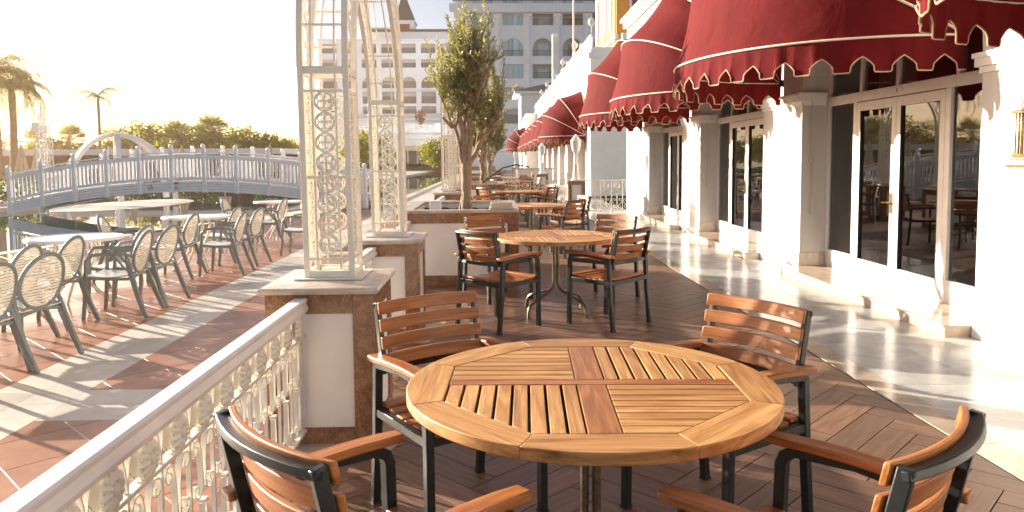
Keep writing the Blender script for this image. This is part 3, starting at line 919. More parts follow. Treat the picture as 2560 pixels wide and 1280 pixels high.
# ------------------------------------------------------------------ olive trees
def make_olive(seed, nshoot, nleaf, leaf=.055):
    r = random.Random(seed)
    t = empty('olive_tree', label='x', cat='tree', group='olive trees in the planters')
    tr = MB(); cr = MB()
    def wob(p0, p1, n, amp):
        o = []
        for i in range(n + 1):
            k = i / n; f = math.sin(PI * k)
            o.append(tuple(a + (b_ - a) * k + r.uniform(-amp, amp) * f for a, b_ in zip(p0, p1)))
        return o
    base = wob((0, 0, -.12), (.02, 0, .62), 7, .02)
    tr.tube(base, [.115, .085, .075, .072, .078, .080, .085, .075], 12)
    for a_ in range(5):
        tr.tube([(math.cos(a_ * 1.3) * .12, math.sin(a_ * 1.3) * .12, -.12), (math.cos(a_ * 1.3 + .2) * .055, math.sin(a_ * 1.3 + .2) * .055, .1), (0.01, 0, .45)], [.03, .035, .02], 7)
    limbs = [((0, 0, .5), (-.10, .02, 1.5), .055), ((.02, 0, .5), (.12, -.05, 1.45), .05), ((.04, 0, .55), (.36, .06, .98), .045), ((-.02, 0, .55), (-.22, .1, 1.3), .035), ((.0, .02, .6), (.05, .2, 1.65), .04)]
    tips = []
    for p0, p1, rr in limbs:
        L = wob(p0, p1, 6, .025); tr.tube(L, [rr * (1 - .45 * i / 6) for i in range(7)], 9)
        for k in range(4):
            a = r.uniform(0, 2 * PI); e = r.uniform(.5, 1.3); ln = r.uniform(.3, .55)
            q = (p1[0] + math.cos(a) * math.cos(e) * ln, p1[1] + math.sin(a) * math.cos(e) * ln, p1[2] + math.sin(e) * ln)
            L2 = wob(L[3 + k % 4], q, 5, .02); tr.tube(L2, [rr * .5 * (1 - .6 * i / 5) for i in range(6)], 6); tips += L2[1:]
    tr.tube(wob((-.20, 0, 1.05), (-.36, -.05, 1.18), 3, .01), [.028, .024, .02, .018], 7)
    sh = MB()
    for k in range(nshoot):
        p = Vector(r.choice(tips))
        a = r.uniform(0, 2 * PI); e = r.betavariate(3.0, 1.3) * 1.85 - .35
        ln = r.uniform(.2, .52) * (1.45 if e > 1.15 else 1) * (.62 if e < .3 else 1)
        d = Vector((math.cos(a) * math.cos(e), math.sin(a) * math.cos(e), math.sin(e)))
        q = p + d * ln + Vector((0, 0, -.10 * ln if e < .6 else .08 * ln))
        if p.z < .9 and e < .2: continue
        m = p.lerp(q, .5) + Vector((r.uniform(-.04, .04), r.uniform(-.04, .04), .03))
        sh.tube([p, m, q], [.006, .004, .002], 4, caps=False)
        nn = int(nleaf * ln / .45); tone = r.random()
        for i in range(nn):
            u = .12 + .88 * i / nn; c = (p.lerp(m, u * 2) if u < .5 else m.lerp(q, u * 2 - 1))
            az = i * 2.4 + r.uniform(-.4, .4)
            side = Vector((math.cos(az), math.sin(az), r.uniform(-.2, .5)))
            ld = (d * .75 + side * .75).normalized(); wv = ld.cross(Vector((r.uniform(-1, 1), r.uniform(-1, 1), r.uniform(-1, 1)))).normalized()
            l = leaf * r.uniform(.75, 1.25); w_ = l * .17
            up = ld.cross(wv) * (l * .06)
            cr.add([c, c + ld * l * .5 + wv * w_ - up, c + ld * l, c + ld * l * .5 - wv * w_ - up], [(0, 1, 2, 3)], None, max(0, min(1, tone * .6 + r.uniform(0, .5) - .05)))
    tr.build('trunk', W['bark'], t, smooth=60); sh.build('twigs', W['bark'], t, smooth=0); cr.build('crown', W['olive'], t, smooth=0)
    return t
ol = make_olive(5, 390, 34, .064); ol.location = (-.36, 9.85, .83); ol.rotation_euler.z = .3
ol.scale = (.86, .86, 1.03)
ol['label'] = 'nearest olive tree with a thick gnarled trunk in the marble planter'
ol2 = make_olive(11, 480, 32, .065)
for i, (x, y, z, rz, sc, lb_) in enumerate(((-.26, 20.0, .8, 4.1, 1.0, 'second olive tree, its crown showing low to the right of the nearest one'),
        (-.12, 27.9, .8, .7, 1.0, 'third olive tree with a thin trunk in the third planter'), (-.1, 36, .8, 2.7, 1.1, 'furthest olive tree down the terrace'))):
    o = place(ol2, i > 0, (x, y, z), rz, lb_, 'olive trees in the planters', sc)
planter(-1.1, .2, 35, 37, 'fourth marble edged planter, furthest away')

# ------------------------------------------------------------------ hoods
def make_awning():
    t = empty('awning', label='x', cat='awning', group='red dome awnings over the terrace doors')
    a = 1.97; NT = 36
    bows = [(0, 1.86), (R(30), 1.92), (R(60), 1.98), (R(90), 2.03)]
    def pt(k, th):            # k in 0..3 (fractional), th 0..pi
        i = min(int(k), 2); u = k - i
        def bp(j):
            ph, pr = bows[j]; r_ = pr * math.sin(th) ** .93
            return Vector((-r_ * math.cos(ph) - .02, -a * math.cos(th), r_ * math.sin(ph)))
        p = bp(i).lerp(bp(i + 1), u); sag = .035 * math.sin(PI * u) * math.sin(th)
        return p * (1.0) - Vector((-1, 0, .5)) * -sag * 0 - p * (sag * .6)
    c = MB(); V = []; F = []; NK = 12
    for k in range(NK + 1):
        for j in range(NT + 1): V.append(tuple(pt(k / NK * 3 * .9999, PI * j / NT)))
    for k in range(NK):
        for j in range(NT):
            q = k * (NT + 1) + j; F.append((q, q + 1, q + NT + 2, q + NT + 1))
    c.add(V, F); cano = c.build('canopy', W['red'], t, smooth=80)
    for ki in range(4):
        p = MB(); p.tube([tuple(pt(ki * .99999, PI * j / NT) * 1.004) for j in range(NT + 1)], .011, 6)
        p.build('rib', W['piping'], t)
    # valance with ogee notches
    ths = [PI * i / 600 for i in range(601)]; P0 = [pt(0, th) for th in ths]; s = [0]
    for i in range(600): s.append(s[-1] + (P0[i + 1] - P0[i]).length)
    tot = s[-1]; n = 19; per = tot / n
    def at(d):
        d = max(0, min(tot, d)); lo, hi = 0, 600
        while hi - lo > 1:
            m = (lo + hi) // 2
            if s[m] <= d: lo = m
            else: hi = m
        u = (d - s[lo]) / max(1e-9, s[hi] - s[lo]); return P0[lo].lerp(P0[hi], u)
    shape = [(0, 0), (.19, 0), (.215, .012), (.225, .05), (.30, .078), (.40, .105), (.5, .125), (.60, .105), (.70, .078), (.775, .05), (.785, .012), (.81, 0)]
    V = []; F = []; edge = []; idx = 0; rr = random.Random(3)
    ph = rr.uniform(0, 6)
    seq = [(k + u, h) for k in range(n) for u, h in shape] + [(n, 0)]
    for u, h in seq:
        p = at(u * per); out = Vector((p.x, p.y, 0)).normalized()
        fl = .012 * math.sin(u * 5.1 + ph) + .010 * math.sin(u * 12.3)
        bot = p + out * (.012 + fl) + Vector((0, 0, -.29 + h * 1.05)); mid = p + out * (.004 + fl * .6) + Vector((0, 0, -.12))
        V += [tuple(p), tuple(mid), tuple(bot)]; edge.append(tuple(bot))
    for i in range(len(seq) - 1):
        for j in range(2): F.append((i * 3 + j, i * 3 + j + 1, i * 3 + j + 4, i * 3 + j + 3))
    v = MB(); v.add(V, F); vo = v.build('valance', W['red'], t, smooth=60)
    e = MB(); e.tube(edge, .0065, 5); e.build('binding', W['trim'], vo, smooth=60)
    for s_ in (-1, 1):
        h = MB(); h.box((-.02, s_ * a, .0), (.05, .03, .09)); h.build('bracket', W['darkmetal'], t)
    return t
aw = make_awning()
AY = [2.98, 8.12, 12.8, 17.45] + [33.4 + 4.65 * i for i in range(8)]
ALAB = ['red awning at the top right corner, only its dark scalloped edge showing', 'largest red awning, over the nearest glass doors', 'red awning second from the nearest, behind the largest',
        'third red awning along the near wall, tall ribs', 'red awning fanned open at the start of the far row', 'second awning of the far row', 'third awning of the far row', 'fourth awning of the far row',
        'fifth awning of the far row', 'sixth awning of the far row', 'seventh awning of the far row', 'last red awning at the far end, curving out beside the stairs']
for i, y in enumerate(AY):
    x = 3.93
    if i == 11: x, y = 3.05, 68.5
    place(aw, i > 0, (x, y, 2.49), 0, ALAB[i])

# ------------------------------------------------------------------ near building
def arch_wall(b, x0, x1, y0, y1, zt, oy0, oy1, spring, n=20):
    """wall slab between x0..x1 covering y0..y1 up to zt, with an arched opening oy0..oy1"""
    c = (oy0 + oy1) / 2; r = (oy1 - oy0) / 2
    if oy0 > y0: b.span(x0, x1, y0, oy0, 0, zt)
    if y1 > oy1: b.span(x0, x1, oy1, y1, 0, zt)
    P = [(oy0, spring)] + [(c - r * math.cos(PI * i / n), spring + r * math.sin(PI * i / n)) for i in range(1, n)] + [(oy1, spring)]
    for i in range(len(P) - 1):
        (ya, za), (yb, zb) = P[i], P[i + 1]
        b.add([(x0, ya, za), (x1, ya, za), (x1, yb, zb), (x0, yb, zb), (x0, ya, zt), (x1, ya, zt), (x1, yb, zt), (x0, yb, zt)],
              [(0, 1, 2, 3), (4, 7, 6, 5), (0, 3, 7, 4), (1, 5, 6, 2)])

def glazed_bay(t, oy0, oy1, detail=True):
    """door pair with side lights and fanlight in one opening, at x=4.30"""
    X = 4.30; c = (oy0 + oy1) / 2; half = (oy1 - oy0) / 2; ld = half * .52
    if half > 1.7: c += .12; ld = .86
    ym = (oy0 + oy1) / 2; z0 = .10; zt = 2.13; r = half
    def bars(name, parent, L, th=.07, dx=0):
        b = MB()
        for y0, y1, za, zb in L: b.span(X - th / 2 + dx, X + th / 2 + dx, y0, y1, za, zb)
        return b.build(name, W['white'], parent, world=True, bevel=.004)
    win = bars('window_frame', t, [(oy0, oy0 + .06, z0, zt), (oy1 - .06, oy1, z0, zt), (c - ld - .08, c - ld, z0, zt), (c + ld, c + ld + .08, z0, zt), (oy0, oy1, zt, zt + .11),
                                   (oy0 + .06, c - ld - .08, z0, z0 + .22), (c + ld + .08, oy1 - .06, z0, z0 + .22)])
    for y0, y1, za, zb in ((oy0 + .06, c - ld - .08, z0 + .22, zt), (c + ld + .08, oy1 - .06, z0 + .22, zt)):
        b = MB(); b.span(X - .004, X + .004, y0, y1, za, zb); b.build('pane', W['glass'], win, world=True, smooth=0)
    fan = MB(); n = 24
    fan.ribbon([(X, ym - (r - .03) * math.cos(PI * i / n), zt + .11 + (r - .03) * math.sin(PI * i / n)) for i in range(n + 1)], (1, 0, 0), .07, .06)
    fan.ribbon([(X, ym - (r * .52) * math.cos(PI * i / n), zt + .11 + (r * 1.0) * math.sin(PI * i / n) * .93) for i in range(n + 1)], (1, 0, 0), .06, .06)
    fan.span(X - .03, X + .03, c - .03, c + .03, zt + .11, zt + .11 + r * .95)
    fn = fan.build('fanlight', W['white'], t, world=True)
    b = MB(); pts = [(ym - r * math.cos(PI * i / n), zt + .11 + r * math.sin(PI * i / n)) for i in range(n + 1)]
    b.add([(X + .002, y, z) for y, z in pts] , [tuple(range(len(pts)))]); b.build('pane', W['glass'], fn, world=True, smooth=0)
    for s in (-1, 1):
        ya, yb = (c - ld + .004, c - .003) if s < 0 else (c + .003, c + ld - .004)
        d = bars('door', t, [(ya, ya + .085, z0, zt - .01), (yb - .085, yb, z0, zt - .01), (ya + .085, yb - .085, zt - .11, zt - .01), (ya + .085, yb - .085, z0, z0 + .20)], .05, -.01)
        b = MB(); b.span(X - .012, X - .006, ya + .085, yb - .085, z0 + .2, zt - .11); b.build('pane', W['glass'], d, world=True, smooth=0)
        b = MB(); b.span(X - .006 - .03, X - .035 + .0, ya + .085, ya + .093, z0 + .2, zt - .11); b.span(X - .036, X - .006, yb - .093, yb - .085, z0 + .2, zt - .11)
        b.build('gasket', W['black'], d, world=True)
        if s > 0:
            h = MB(); h.span(X - .05, X - .037, c + .03, c + .055, .88, 1.10); h.tube([(X - .045, c + .042, 1.0), (X - .09, c + .042, 1.0), (X - .09, c + .15, .995)], .008, 8)
            h.build('handle', W['gold'], d, world=True)
    return c

def near_building():
    t = empty('terrace_building', (4.6, 9.5, 0), label='white plastered building with arched glass doors on the right', cat='building')
    w = MB(); X0, X1 = 3.94, 4.34; ZT = 5.3; spring = 2.24
    ops = [(1.5, 4.8), (5.95, 9.45), (10.8, 14.1), (15.45, 18.75)]
    edges = [-1.2, 5.47, 10.12, 14.78, 21.6]
    for (a, b_), e0, e1 in zip(ops, edges[:-1], edges[1:]): arch_wall(w, X0, X1, e0, e1, ZT, a, b_, spring)
    w.span(X0, 12, 21.6, 21.9, 0, ZT); w.span(X0 + .1, 12, -1.2, 21.9, ZT, ZT + .2); w.span(4.34, 12, -1.5, -1.2, 0, ZT)
    w.build('wall', W['wallplaster'], t, world=True, smooth=20)
    for a, b_ in ((4.8, 5.95), (9.45, 10.8), (14.1, 15.45), (18.75, 21.6)):
        p = MB(); p.span(X0 - .022, X0, a + .003, b_ - .003, 0.0, .14)                 # white skirting
        # impost moulding turning into the reveals
        for z0, z1, e in ((2.15, 2.20, .02), (2.20, 2.27, .045), (2.27, 2.31, .06)):
            p.span(X0 - e, X0, a, b_, z0, z1)
            p.span(X0 - e, X1 - .1, a - e, a, z0, z1) if a > 5 else None
            p.span(X0 - e, X1 - .1, b_, b_ + e, z0, z1)
        p.build('moulding', W['plaster'], t, world=True, bevel=.004)
    for a in (9.45, 14.1, 18.75):
        j = MB(); j.span(X0 - .012, X1 - .08, a - .014, a - .001, .1, .27); j.build('skirting', W['capmarble'], t, world=True, bevel=.003)
    for a, b_ in ops:
        st = MB(); st.span(3.70, 4.36, a + .003, b_ - .003, -.02, .085); st.span(3.685, 4.34, a + .002, b_ - .002, .085, .10); st.build('door_step', W['bordermarble'], t, world=True, bevel=.003)
    c = MB(); c.span(X0 - .12, X1, -1.2, 21.9, ZT - .05, ZT + .12); c.span(X0 - .2, X1, -1.2, 21.95, ZT + .12, ZT + .22)
    c.build('cornice', W['white'], t, world=True, bevel=.01)
    for a, b_ in ops: glazed_bay(t, a + .003, b_ - .003)
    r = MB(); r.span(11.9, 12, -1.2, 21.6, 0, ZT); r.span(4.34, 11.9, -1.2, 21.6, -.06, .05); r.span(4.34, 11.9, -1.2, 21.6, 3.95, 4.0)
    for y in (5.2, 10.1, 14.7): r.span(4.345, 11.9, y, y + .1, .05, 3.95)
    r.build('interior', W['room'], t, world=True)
    for y0, y1 in ((7.95, 8.75), (12.2, 12.8), (6.25, 6.5)):
        cu = MB(); n = int((y1 - y0) * 70); V = []; F = []
        for i in range(n + 1):
            y = y0 + (y1 - y0) * i / n; x = 4.55 + .03 * math.sin(y * 55) + .012 * math.sin(y * 131)
            V += [(x, y, .12), (x + .01, y, 2.6)]
        for i in range(n): F.append((2 * i, 2 * i + 1, 2 * i + 3, 2 * i + 2))
        cu.add(V, F); cu.build('curtain', W['curtain'], t, world=True, smooth=80)
    pl = MB(); yc = 7.8
    pl.add([(4.255, yc + dy, 2.185 + dz) for dy, dz in ((-.10, 0), (-.06, .032), (.06, .032), (.10, 0), (.06, -.032), (-.06, -.032))] + [(4.262, yc + dy, 2.185 + dz) for dy, dz in ((-.10, 0), (-.06, .032), (.06, .032), (.10, 0), (.06, -.032), (-.06, -.032))],
           [(0, 1, 2, 3, 4, 5), (11, 10, 9, 8, 7, 6)] + [(i, i + 6, (i + 1) % 6 + 6, (i + 1) % 6) for i in range(6)])
    plo = pl.build('door_plate', W['white'], t, world=True)
    cu = bpy.data.curves.new('letter', 'FONT'); cu.body = 'B'; cu.size = .05; cu.extrude = .001; cu.align_x = 'CENTER'; cu.align_y = 'CENTER'
    tmp = bpy.data.objects.new('tmp', cu); me = bpy.data.meshes.new_from_object(tmp); bpy.data.objects.remove(tmp)
    lo = bpy.data.objects.new('letter', me); COL.objects.link(lo); me.materials.clear(); me.materials.append(W['greyglass']); lo.parent = plo
    KIDS.setdefault(plo.name, []).append(lo)
    lo.location = (4.252 - 4.6, yc - 9.5, 2.185); lo.rotation_euler = (PI / 2, 0, -PI / 2)
    return t
near_building()

def rope(y, z1, z0, label, loop):
    b = MB(); x = 4.06; pts = []
    pts += [(x, y - .03, 2.35), (x - .01, y - .035, 1.9), (x, y - .03, z1)]
    b.tube(pts, .004, 6)
    b.tube([(x + .03 * math.cos(a * PI / 6), y - .03, z1 - .06 + .055 * math.sin(a * PI / 6)) for a in range(13)], .005, 6)
    b.tube([(x + .01, y - .03, z1 - .1), (x + .012, y - .032, (z1 + z0) / 2), (x - .01, y - .034, z0 + .05), (x + .012, y - .03, z0)], .004, 6)
    tag(b.build('hanging_rope', W['rope']), label, 'rope', 'thin ropes hanging on the pier sides')
rope(9.45, 1.52, .75, 'pale awning cord with a coil, on the pier side nearest the double doors', 1)
rope(14.1, 1.58, .95, 'awning cord with a hanging loop on the second pier side', 1)
rope(18.75, 1.62, 1.3, 'short awning cord on the furthest near pier side', 1)

def sconce():
    t = empty('wall_lantern', (3.94, 5.39, 1.40), label='brass column wall lantern at the right edge of the picture', cat='wall lamp')
    b = MB(); b.box((-.005, .0, .25), (.01, .06, .40)); b.box((-.06, 0, .01), (.13, .16, .02)); b.box((-.06, 0, .055), (.10, .12, .012)); b.box((-.06, 0, .085), (.085, .09, .03))
    for dx in (-.028, 0, .028):
        for dy in (-.03, 0, .03): b.tube([(-.06 + dx, dy, .10), (-.06 + dx, dy, .40)], .006, 6)
    b.box((-.06, 0, .405), (.10, .11, .02)); b.build('brass_body', W['gold'], t, bevel=.002)
    b = MB(); b.box((-.06, 0, .46), (.14, .15, .06)); b.box((-.06, 0, .425), (.11, .12, .012)); b.build('white_cap', W['white'], t, bevel=.004)
sconce()

# ------------------------------------------------------------------ far block of the same row
def far_block():
    t = empty('far_terrace_block', (6, 50, 0), label='long white block with balustraded roof behind the far row of awnings', cat='building')
    w = MB(); X0, X1 = 3.96, 4.36; ZT = 5.6
    for i in range(8):
        c = 33.4 + 4.65 * i; arch_wall(w, X0, X1, c - 2.325, c + 2.325, ZT, c - 1.6, c + 1.6, 2.24, 10)
    w.span(X0, 14, 30.2, 31.075, 0, 6.0); w.span(4.36, 14, 31.075, 70, ZT - .2, ZT)
    w.span(3.0, 6, 66.3, 74, 0, 5.6)
    w.span(X0 - .1, X0 + .25, 30.1, 70.6, 5.55, 5.75)
    w.span(5.2, 6.6, 29.9, 30.2, 5.2, 6.5)
    w.build('wall', W['plaster'], t, world=True, smooth=20)
    g = MB()
    for i in range(8):
        c = 33.4 + 4.65 * i; g.span(4.30, 4.34, c - 1.6, c + 1.6, 0, 3.8)
    g.build('window', W['brownglass'], t, world=True)
    b = MB(); y = 30.2
    b.span(X0, X0 + .14, 30.1, 70.6, 6.38, 6.5); b.span(X0, X0 + .14, 30.1, 70.6, 5.75, 5.85)
    while y < 70:
        if int((y - 30.2) / 3.1) != int((y + .22 - 30.2) / 3.1): b.span(X0 - .04, X0 + .18, y, y + .25, 5.75, 6.62)
        else: b.lathe([(.03, 0), (.055, .15), (.03, .38), (.04, .53)], 6, (X0 + .07, y, 5.85))
        y += .22
    b.build('roof_balustrade', W['white'], t, world=True)
    b = MB(); b.span(5.5, 5.95, 29.87, 29.9, 5.95, 6.25); b.build('yellow_panel', W['yellow'], t, world=True)
far_block()
def make_globe():
    t = empty('roof_lamp', label='x', cat='lamp', group='small globe lamps on the far roof balustrade')
    b = MB(); b.tube([(0, 0, 0), (0, 0, .35)], .03, 8); b.build('stem', W['white'], t)
    b = MB(); b.lathe([(.05, .33), (.16, .42), (.20, .55), (.15, .68), (.05, .74), (.02, .84)], 12); b.build('shade', W['whiteplastic'], t)
    return t
gl = make_globe(); PL = ['nearest', 'second', 'third', 'fourth', 'fifth', 'sixth']
for i, y in enumerate((30.4, 36.5, 42.7, 48.9, 55.1, 61.3)):
    place(gl, i > 0, (4.03, y, 6.6), 0, PL[i] + ' white globe lamp along the far roof balustrade', None, .75)

def orange_building():
    t = empty('orange_building', (11, 35, 0), label='orange building with white arched surrounds above the awnings', cat='building')
    b = MB(); b.span(5.3, 16, 32, 38, 0, 16); b.build('wall', W['orange'], t, world=True)
    wh = MB(); wi = MB(); re = MB()
    for k, y in enumerate((33.9, 36.4)):
        for z in (7.2, 11.2):
            n = 12; pts = [(5.27, y - .8, z)] + [(5.27, y - .8 * math.cos(PI * i / n), z + 1.6 + .8 * math.sin(PI * i / n)) for i in range(n + 1)] + [(5.27, y + .8, z)]
            wh.ribbon(pts, (1, 0, 0), .10, .12)
            wi.add([(5.28, p[1], p[2]) for p in pts], [tuple(range(len(pts)))])
    for y in (32.25, 35.15, 37.7): wh.span(5.22, 5.34, y - .09, y + .09, 5, 16)
    for z in (6.6, 10.6): wh.span(5.2, 5.36, 31.9, 38, z, z + .18)
    for k, x in enumerate((6.5, 8.6, 10.7)):
        for z in (7.4, 11.2): wh.span(x - .66, x + .66, 31.90, 32.02, z - .15, z + 2.75); re.span(x - .55, x + .55, 31.86, 31.89, z, z + 2.5)
    wh.build('surrounds', W['white'], t, world=True); wi.build('window', W['brownglass'], t, world=True, smooth=0); re.build('red_shutter', W['darkred'], t, world=True)
orange_building()

# ------------------------------------------------------------------ fences and lamps down the terrace
def fence(x0, x1, y, label):
    t = empty('ornate_fence', ((x0 + x1) / 2, y, 0), label=label, cat='fence', group='white ornamental fences across the terrace')
    L = x1 - x0; h = L / 2; b = MB(); S = (0, 1, 0)
    b.box((0, 0, .92), (L, .04, .03)); b.box((0, 0, .64), (L, .03, .02)); b.box((0, 0, .10), (L, .03, .02)); b.box((0, 0, .56), (L, .03, .015))
    b.build('rails', W['cream'], t)
    c = MB(); P = .30; n = max(1, int(L / P)); st = -h + (L - n * P) / 2
    for k in range(n + 1): c.box((st + k * P, 0, .47), (.018, .018, .9))
    for k in range(n):
        x = st + (k + .5) * P
        c.ribbon([(x + .085 * math.cos(a * PI / 9), 0, .78 + .085 * math.sin(a * PI / 9)) for a in range(18)], S, .016, .018, closed=True)
        c.ribbon([(x + .045 * math.cos(a * PI / 6), 0, .78 + .045 * math.sin(a * PI / 6)) for a in range(12)], S, .016, .012, closed=True)
        for s in (-1, 1):
            c.ribbon([(x + s * a, 0, z) for a, z in bez((.0, .12), (.0, .3), (.13, .25), (.12, .38), 8) + spiral(.075, .39, .045, .012, 0, .9, 10)[1:]], S, .014, .012)
            c.ribbon([(x + s * a, 0, z) for a, z in bez((.0, .55), (.02, .45), (.02, .3), (.0, .2), 6)], S, .014, .01)
            c.ribbon([(x + s * a, 0, z) for a, z in spiral(.06, .20, .05, .015, PI / 2, -.9, 10)], S, .014, .01)
    c.build('scrollwork', W['cream'], t)
fence(.36, 1.98, 20.1, 'ornate white fence between the second planter and the nearer lamp pedestal')
fence(2.50, 3.92, 20.1, 'ornate white fence right of the nearer lamp pedestal, meeting the wall')
fence(.36, 1.75, 30.0, 'further ornate white fence left of the far lamp pedestal')
fence(2.2, 3.9, 30.0, 'further ornate white fence right of the far lamp pedestal')
def make_ped():
    t = empty('lamp_pedestal', label='x', cat='pedestal', group='marble framed lamp pedestals')
    b = MB(); b.span(-.22, .22, -.22, .22, 0, .90); b.build('plaster_core', W['plaster'], t)
    b = MB(); frame_faces(b, -.22, .22, -.22, .22, 0, .90, .09, .09, .07); b.build('marble_frame', W['marble'], t)
    b = MB(); slab(b, -.24, .24, -.24, .24, .90, .935); b.build('cap', W['capmarble'], t); return t
def make_lamp():
    t = empty('urn_lamp', label='x', cat='lamp', group='white urn lamps on the pedestals')
    b = MB(); b.lathe([(.13, 0), (.13, .03), (.10, .05), (.085, .10), (.075, .25), (.062, .38), (.07, .40), (.07, .43), (.04, .45), (.038, .68), (.05, .70), (.045, .73)], 20); b.build('post', W['white'], t)
    b = MB(); b.lathe([(.05, .72), (.10, .80), (.125, .90), (.135, 1.02), (.15, 1.05)], 20); b.build('shade', W['whiteplastic'], t)
    b = MB(); b.lathe([(.155, 1.05), (.13, 1.08), (.06, 1.17), (.035, 1.19), (.03, 1.215), (.005, 1.235)], 20); b.build('hood', W['whiteplastic'], t); return t
pe, lm = make_ped(), make_lamp()
for i, (x, y, a_, b_) in enumerate(((2.24, 20.1, 'lamp pedestal in the nearer ornate fence', 'nearer white urn lamp, larger of the two'), (1.98, 30.0, 'lamp pedestal in the further ornate fence', 'further white urn lamp, left of the larger one'), (1.75, 58, 'small far lamp pedestal before the end wall', 'tiny far urn lamp near the last awning'))):
    place(pe, i > 0, (x, y, 0), 0, a_); place(lm, i > 0, (x, y, .935), 0, b_)
b = MB(); b.span(1.3, 3.2, 40.0, 40.4, 0, .98); w_ = b.build('low_wall', W['plaster']); tag(w_, 'low white wall with a stone top, beyond the far fence', 'wall')
b = MB(); b.span(1.25, 3.25, 39.95, 40.45, .98, 1.06); b.build('coping', W['capmarble'], w_, world=True)
b = MB(); b.tube([(-.25, 19.2, .92), (.0, 19.3, 1.1), (.25, 19.3, 1.28), (.6, 19.4, 1.36), (.95, 19.5, 1.30)], .018, 6); tag(b.build('bent_hose', W['black']), 'thin dark curved pipe arching over the second planter', 'pipe')

# ------------------------------------------------------------------ resin chairs and tables on the pool deck
def make_resin_chair():
    t = empty('resin_chair', label='x', cat='chair', group='grey resin armchairs with oval backs on the pool deck')
    f = MB(); ra, rb = .215, .225; zc = .655; tilt = R(14)
    def bp(u, v, d=0):      # oval back plane: u across, v up
        return (u, -.215 - math.sin(tilt) * (v + .2) + d + .03 * (1 - (u / .22) ** 2) * -1 + .03, zc + v * math.cos(tilt))
    pts = [bp(ra * math.cos(a * PI / 14), rb * math.sin(a * PI / 14)) for a in range(28)]
    f.tube(pts, .017, 8, closed=True); 
    f.build('back_frame', W['greyplastic'], t, smooth=60)
    s = MB()
    for k in range(17):
        v = -.195 + k * .0245; hw = ra * math.sqrt(max(0, 1 - (v / rb) ** 2)) - .004
        s.ribbon([bp(-hw + 2 * hw * i / 6, v) for i in range(7)], (0, 0, 1), .0150, .006)
    s.build('back_slats', W['creamplastic'], t)
    for sx in (-1, 1):
        a = MB(); a.tube([bp(sx * .212, -.03), (sx * .255, -.15, .66), (sx * .275, .05, .665), (sx * .275, .16, .655), (sx * .27, .215, .60), (sx * .265, .225, .45)], [.012, .015, .017, .018, .019, .02], 8)
        a.tube([(sx * .275, -.02, .66), (sx * .262, -.09, .60), (sx * .235, -.15, .50), (sx * .18, -.22, .455), bp(sx * .10, -.205)], [.012, .013, .013, .013, .012], 7); a.build('armrest', W['greyplastic'], t, smooth=60)
    for sx in (-1, 1):
        l = MB(); l.ribbon([(sx * .265, .225, .47), (sx * .268, .24, .2), (sx * .272, .26, 0)], (1, 0, 0), .03, .036, taper=[1, 1.0, .85]); l.build('leg', W['greyplastic'], t, bevel=.004)
        l = MB(); l.ribbon([(sx * .21, -.15, .60), (sx * .225, -.20, .43), (sx * .245, -.27, .2), (sx * .262, -.345, 0)], (1, 0, 0), .03, .042, taper=[.7, 1.1, 1.1, .85]); l.build('leg', W['greyplastic'], t, bevel=.004)
    r = MB()
    for sx in (-1, 1): r.ribbon([(sx * .25, .22, .42), (sx * .245, 0, .405), (sx * .23, -.2, .40)], (1, 0, 0), .02, .03)
    r.ribbon([(-.24, .225, .415), (0, .24, .40), (.24, .225, .415)], (0, 0, 1), .03, .02)
    r.ribbon([(-.22, -.20, .40), (0, -.21, .43), (.22, -.20, .40)], (0, 0, 1), .025, .02); r.build('seat_rails', W['greyplastic'], t)
    se = MB(); n = 10; V = []; F = []
    for i in range(n + 1):
        y = .245 - .46 * i / n; z = .438 - .018 * math.sin(PI * i / n) + (.006 if i == n else 0)
        for x in (-.235, -.12, 0, .12, .235): V.append((x * (1 - .1 * i / n), y, z + .008 * (abs(x) / .235) ** 2))
    for i in range(n):
        for j in range(4): q = i * 5 + j; F.append((q, q + 5, q + 6, q + 1))
    m = len(V); V += [(x, y, z - .014) for x, y, z in V]; F += [tuple(m + k for k in reversed(f_)) for f_ in F]
    rim = [j for j in range(5)] + [5 * i + 4 for i in range(1, n + 1)] + [5 * n + j for j in range(3, -1, -1)] + [5 * i for i in range(n - 1, 0, -1)]
    for i in range(len(rim)): a_, b_ = rim[i], rim[(i + 1) % len(rim)]; F.append((a_, b_, b_ + m, a_ + m))
    se.add(V, F); se.build('seat', W['whiteplastic'], t, smooth=50)
    return t
rc = make_resin_chair()
RC = [(-3.62, 5.05, -1, .12, 'grey resin chair cut off by the left edge, nearest row'), (-4.1, 6.15, -1, .0, 'resin chair behind the nearest pair at the left edge'), (-3.62, 5.62, -.97, .2, 'front resin chair with a large oval back, left edge'),
      (-4.13, 6.85, -1, .0, 'resin chair between the left pair and the first white table'), (-3.98, 7.95, -1, .05, 'resin chair back showing just behind another, right of the first white table'),
      (-3.72, 7.35, -1, -.1, 'resin chair side-on with its arm toward the first white table'), (-3.72, 7.95, -1, .08, 'resin chair right of the first white table, behind the side-on one'),
      (-4.2, 9.75, -1, .0, 'resin chair left of the second white table, facing the pool'), (-4.12, 11.2, -1, .08, 'resin chair showing only its back top behind the second white table'), (-3.65, 10.0, -1, -.05, 'resin chair in front of the second white table, armrest in profile'),
      (-3.70, 10.9, -1, .1, 'resin chair right of the second white table'), (-4.1, 13.6, -1, .05, 'resin chair at the third white table, facing the pool'), (-3.15, 12.0, -1, .0, 'resin chair half hidden by the nearest lattice tower'),
      (-4.75, 9.6, 1, .2, 'resin chair on the pool side of the second white table'), (-4.75, 13.9, 1, 0, 'resin chair on the pool side of the third white table')]
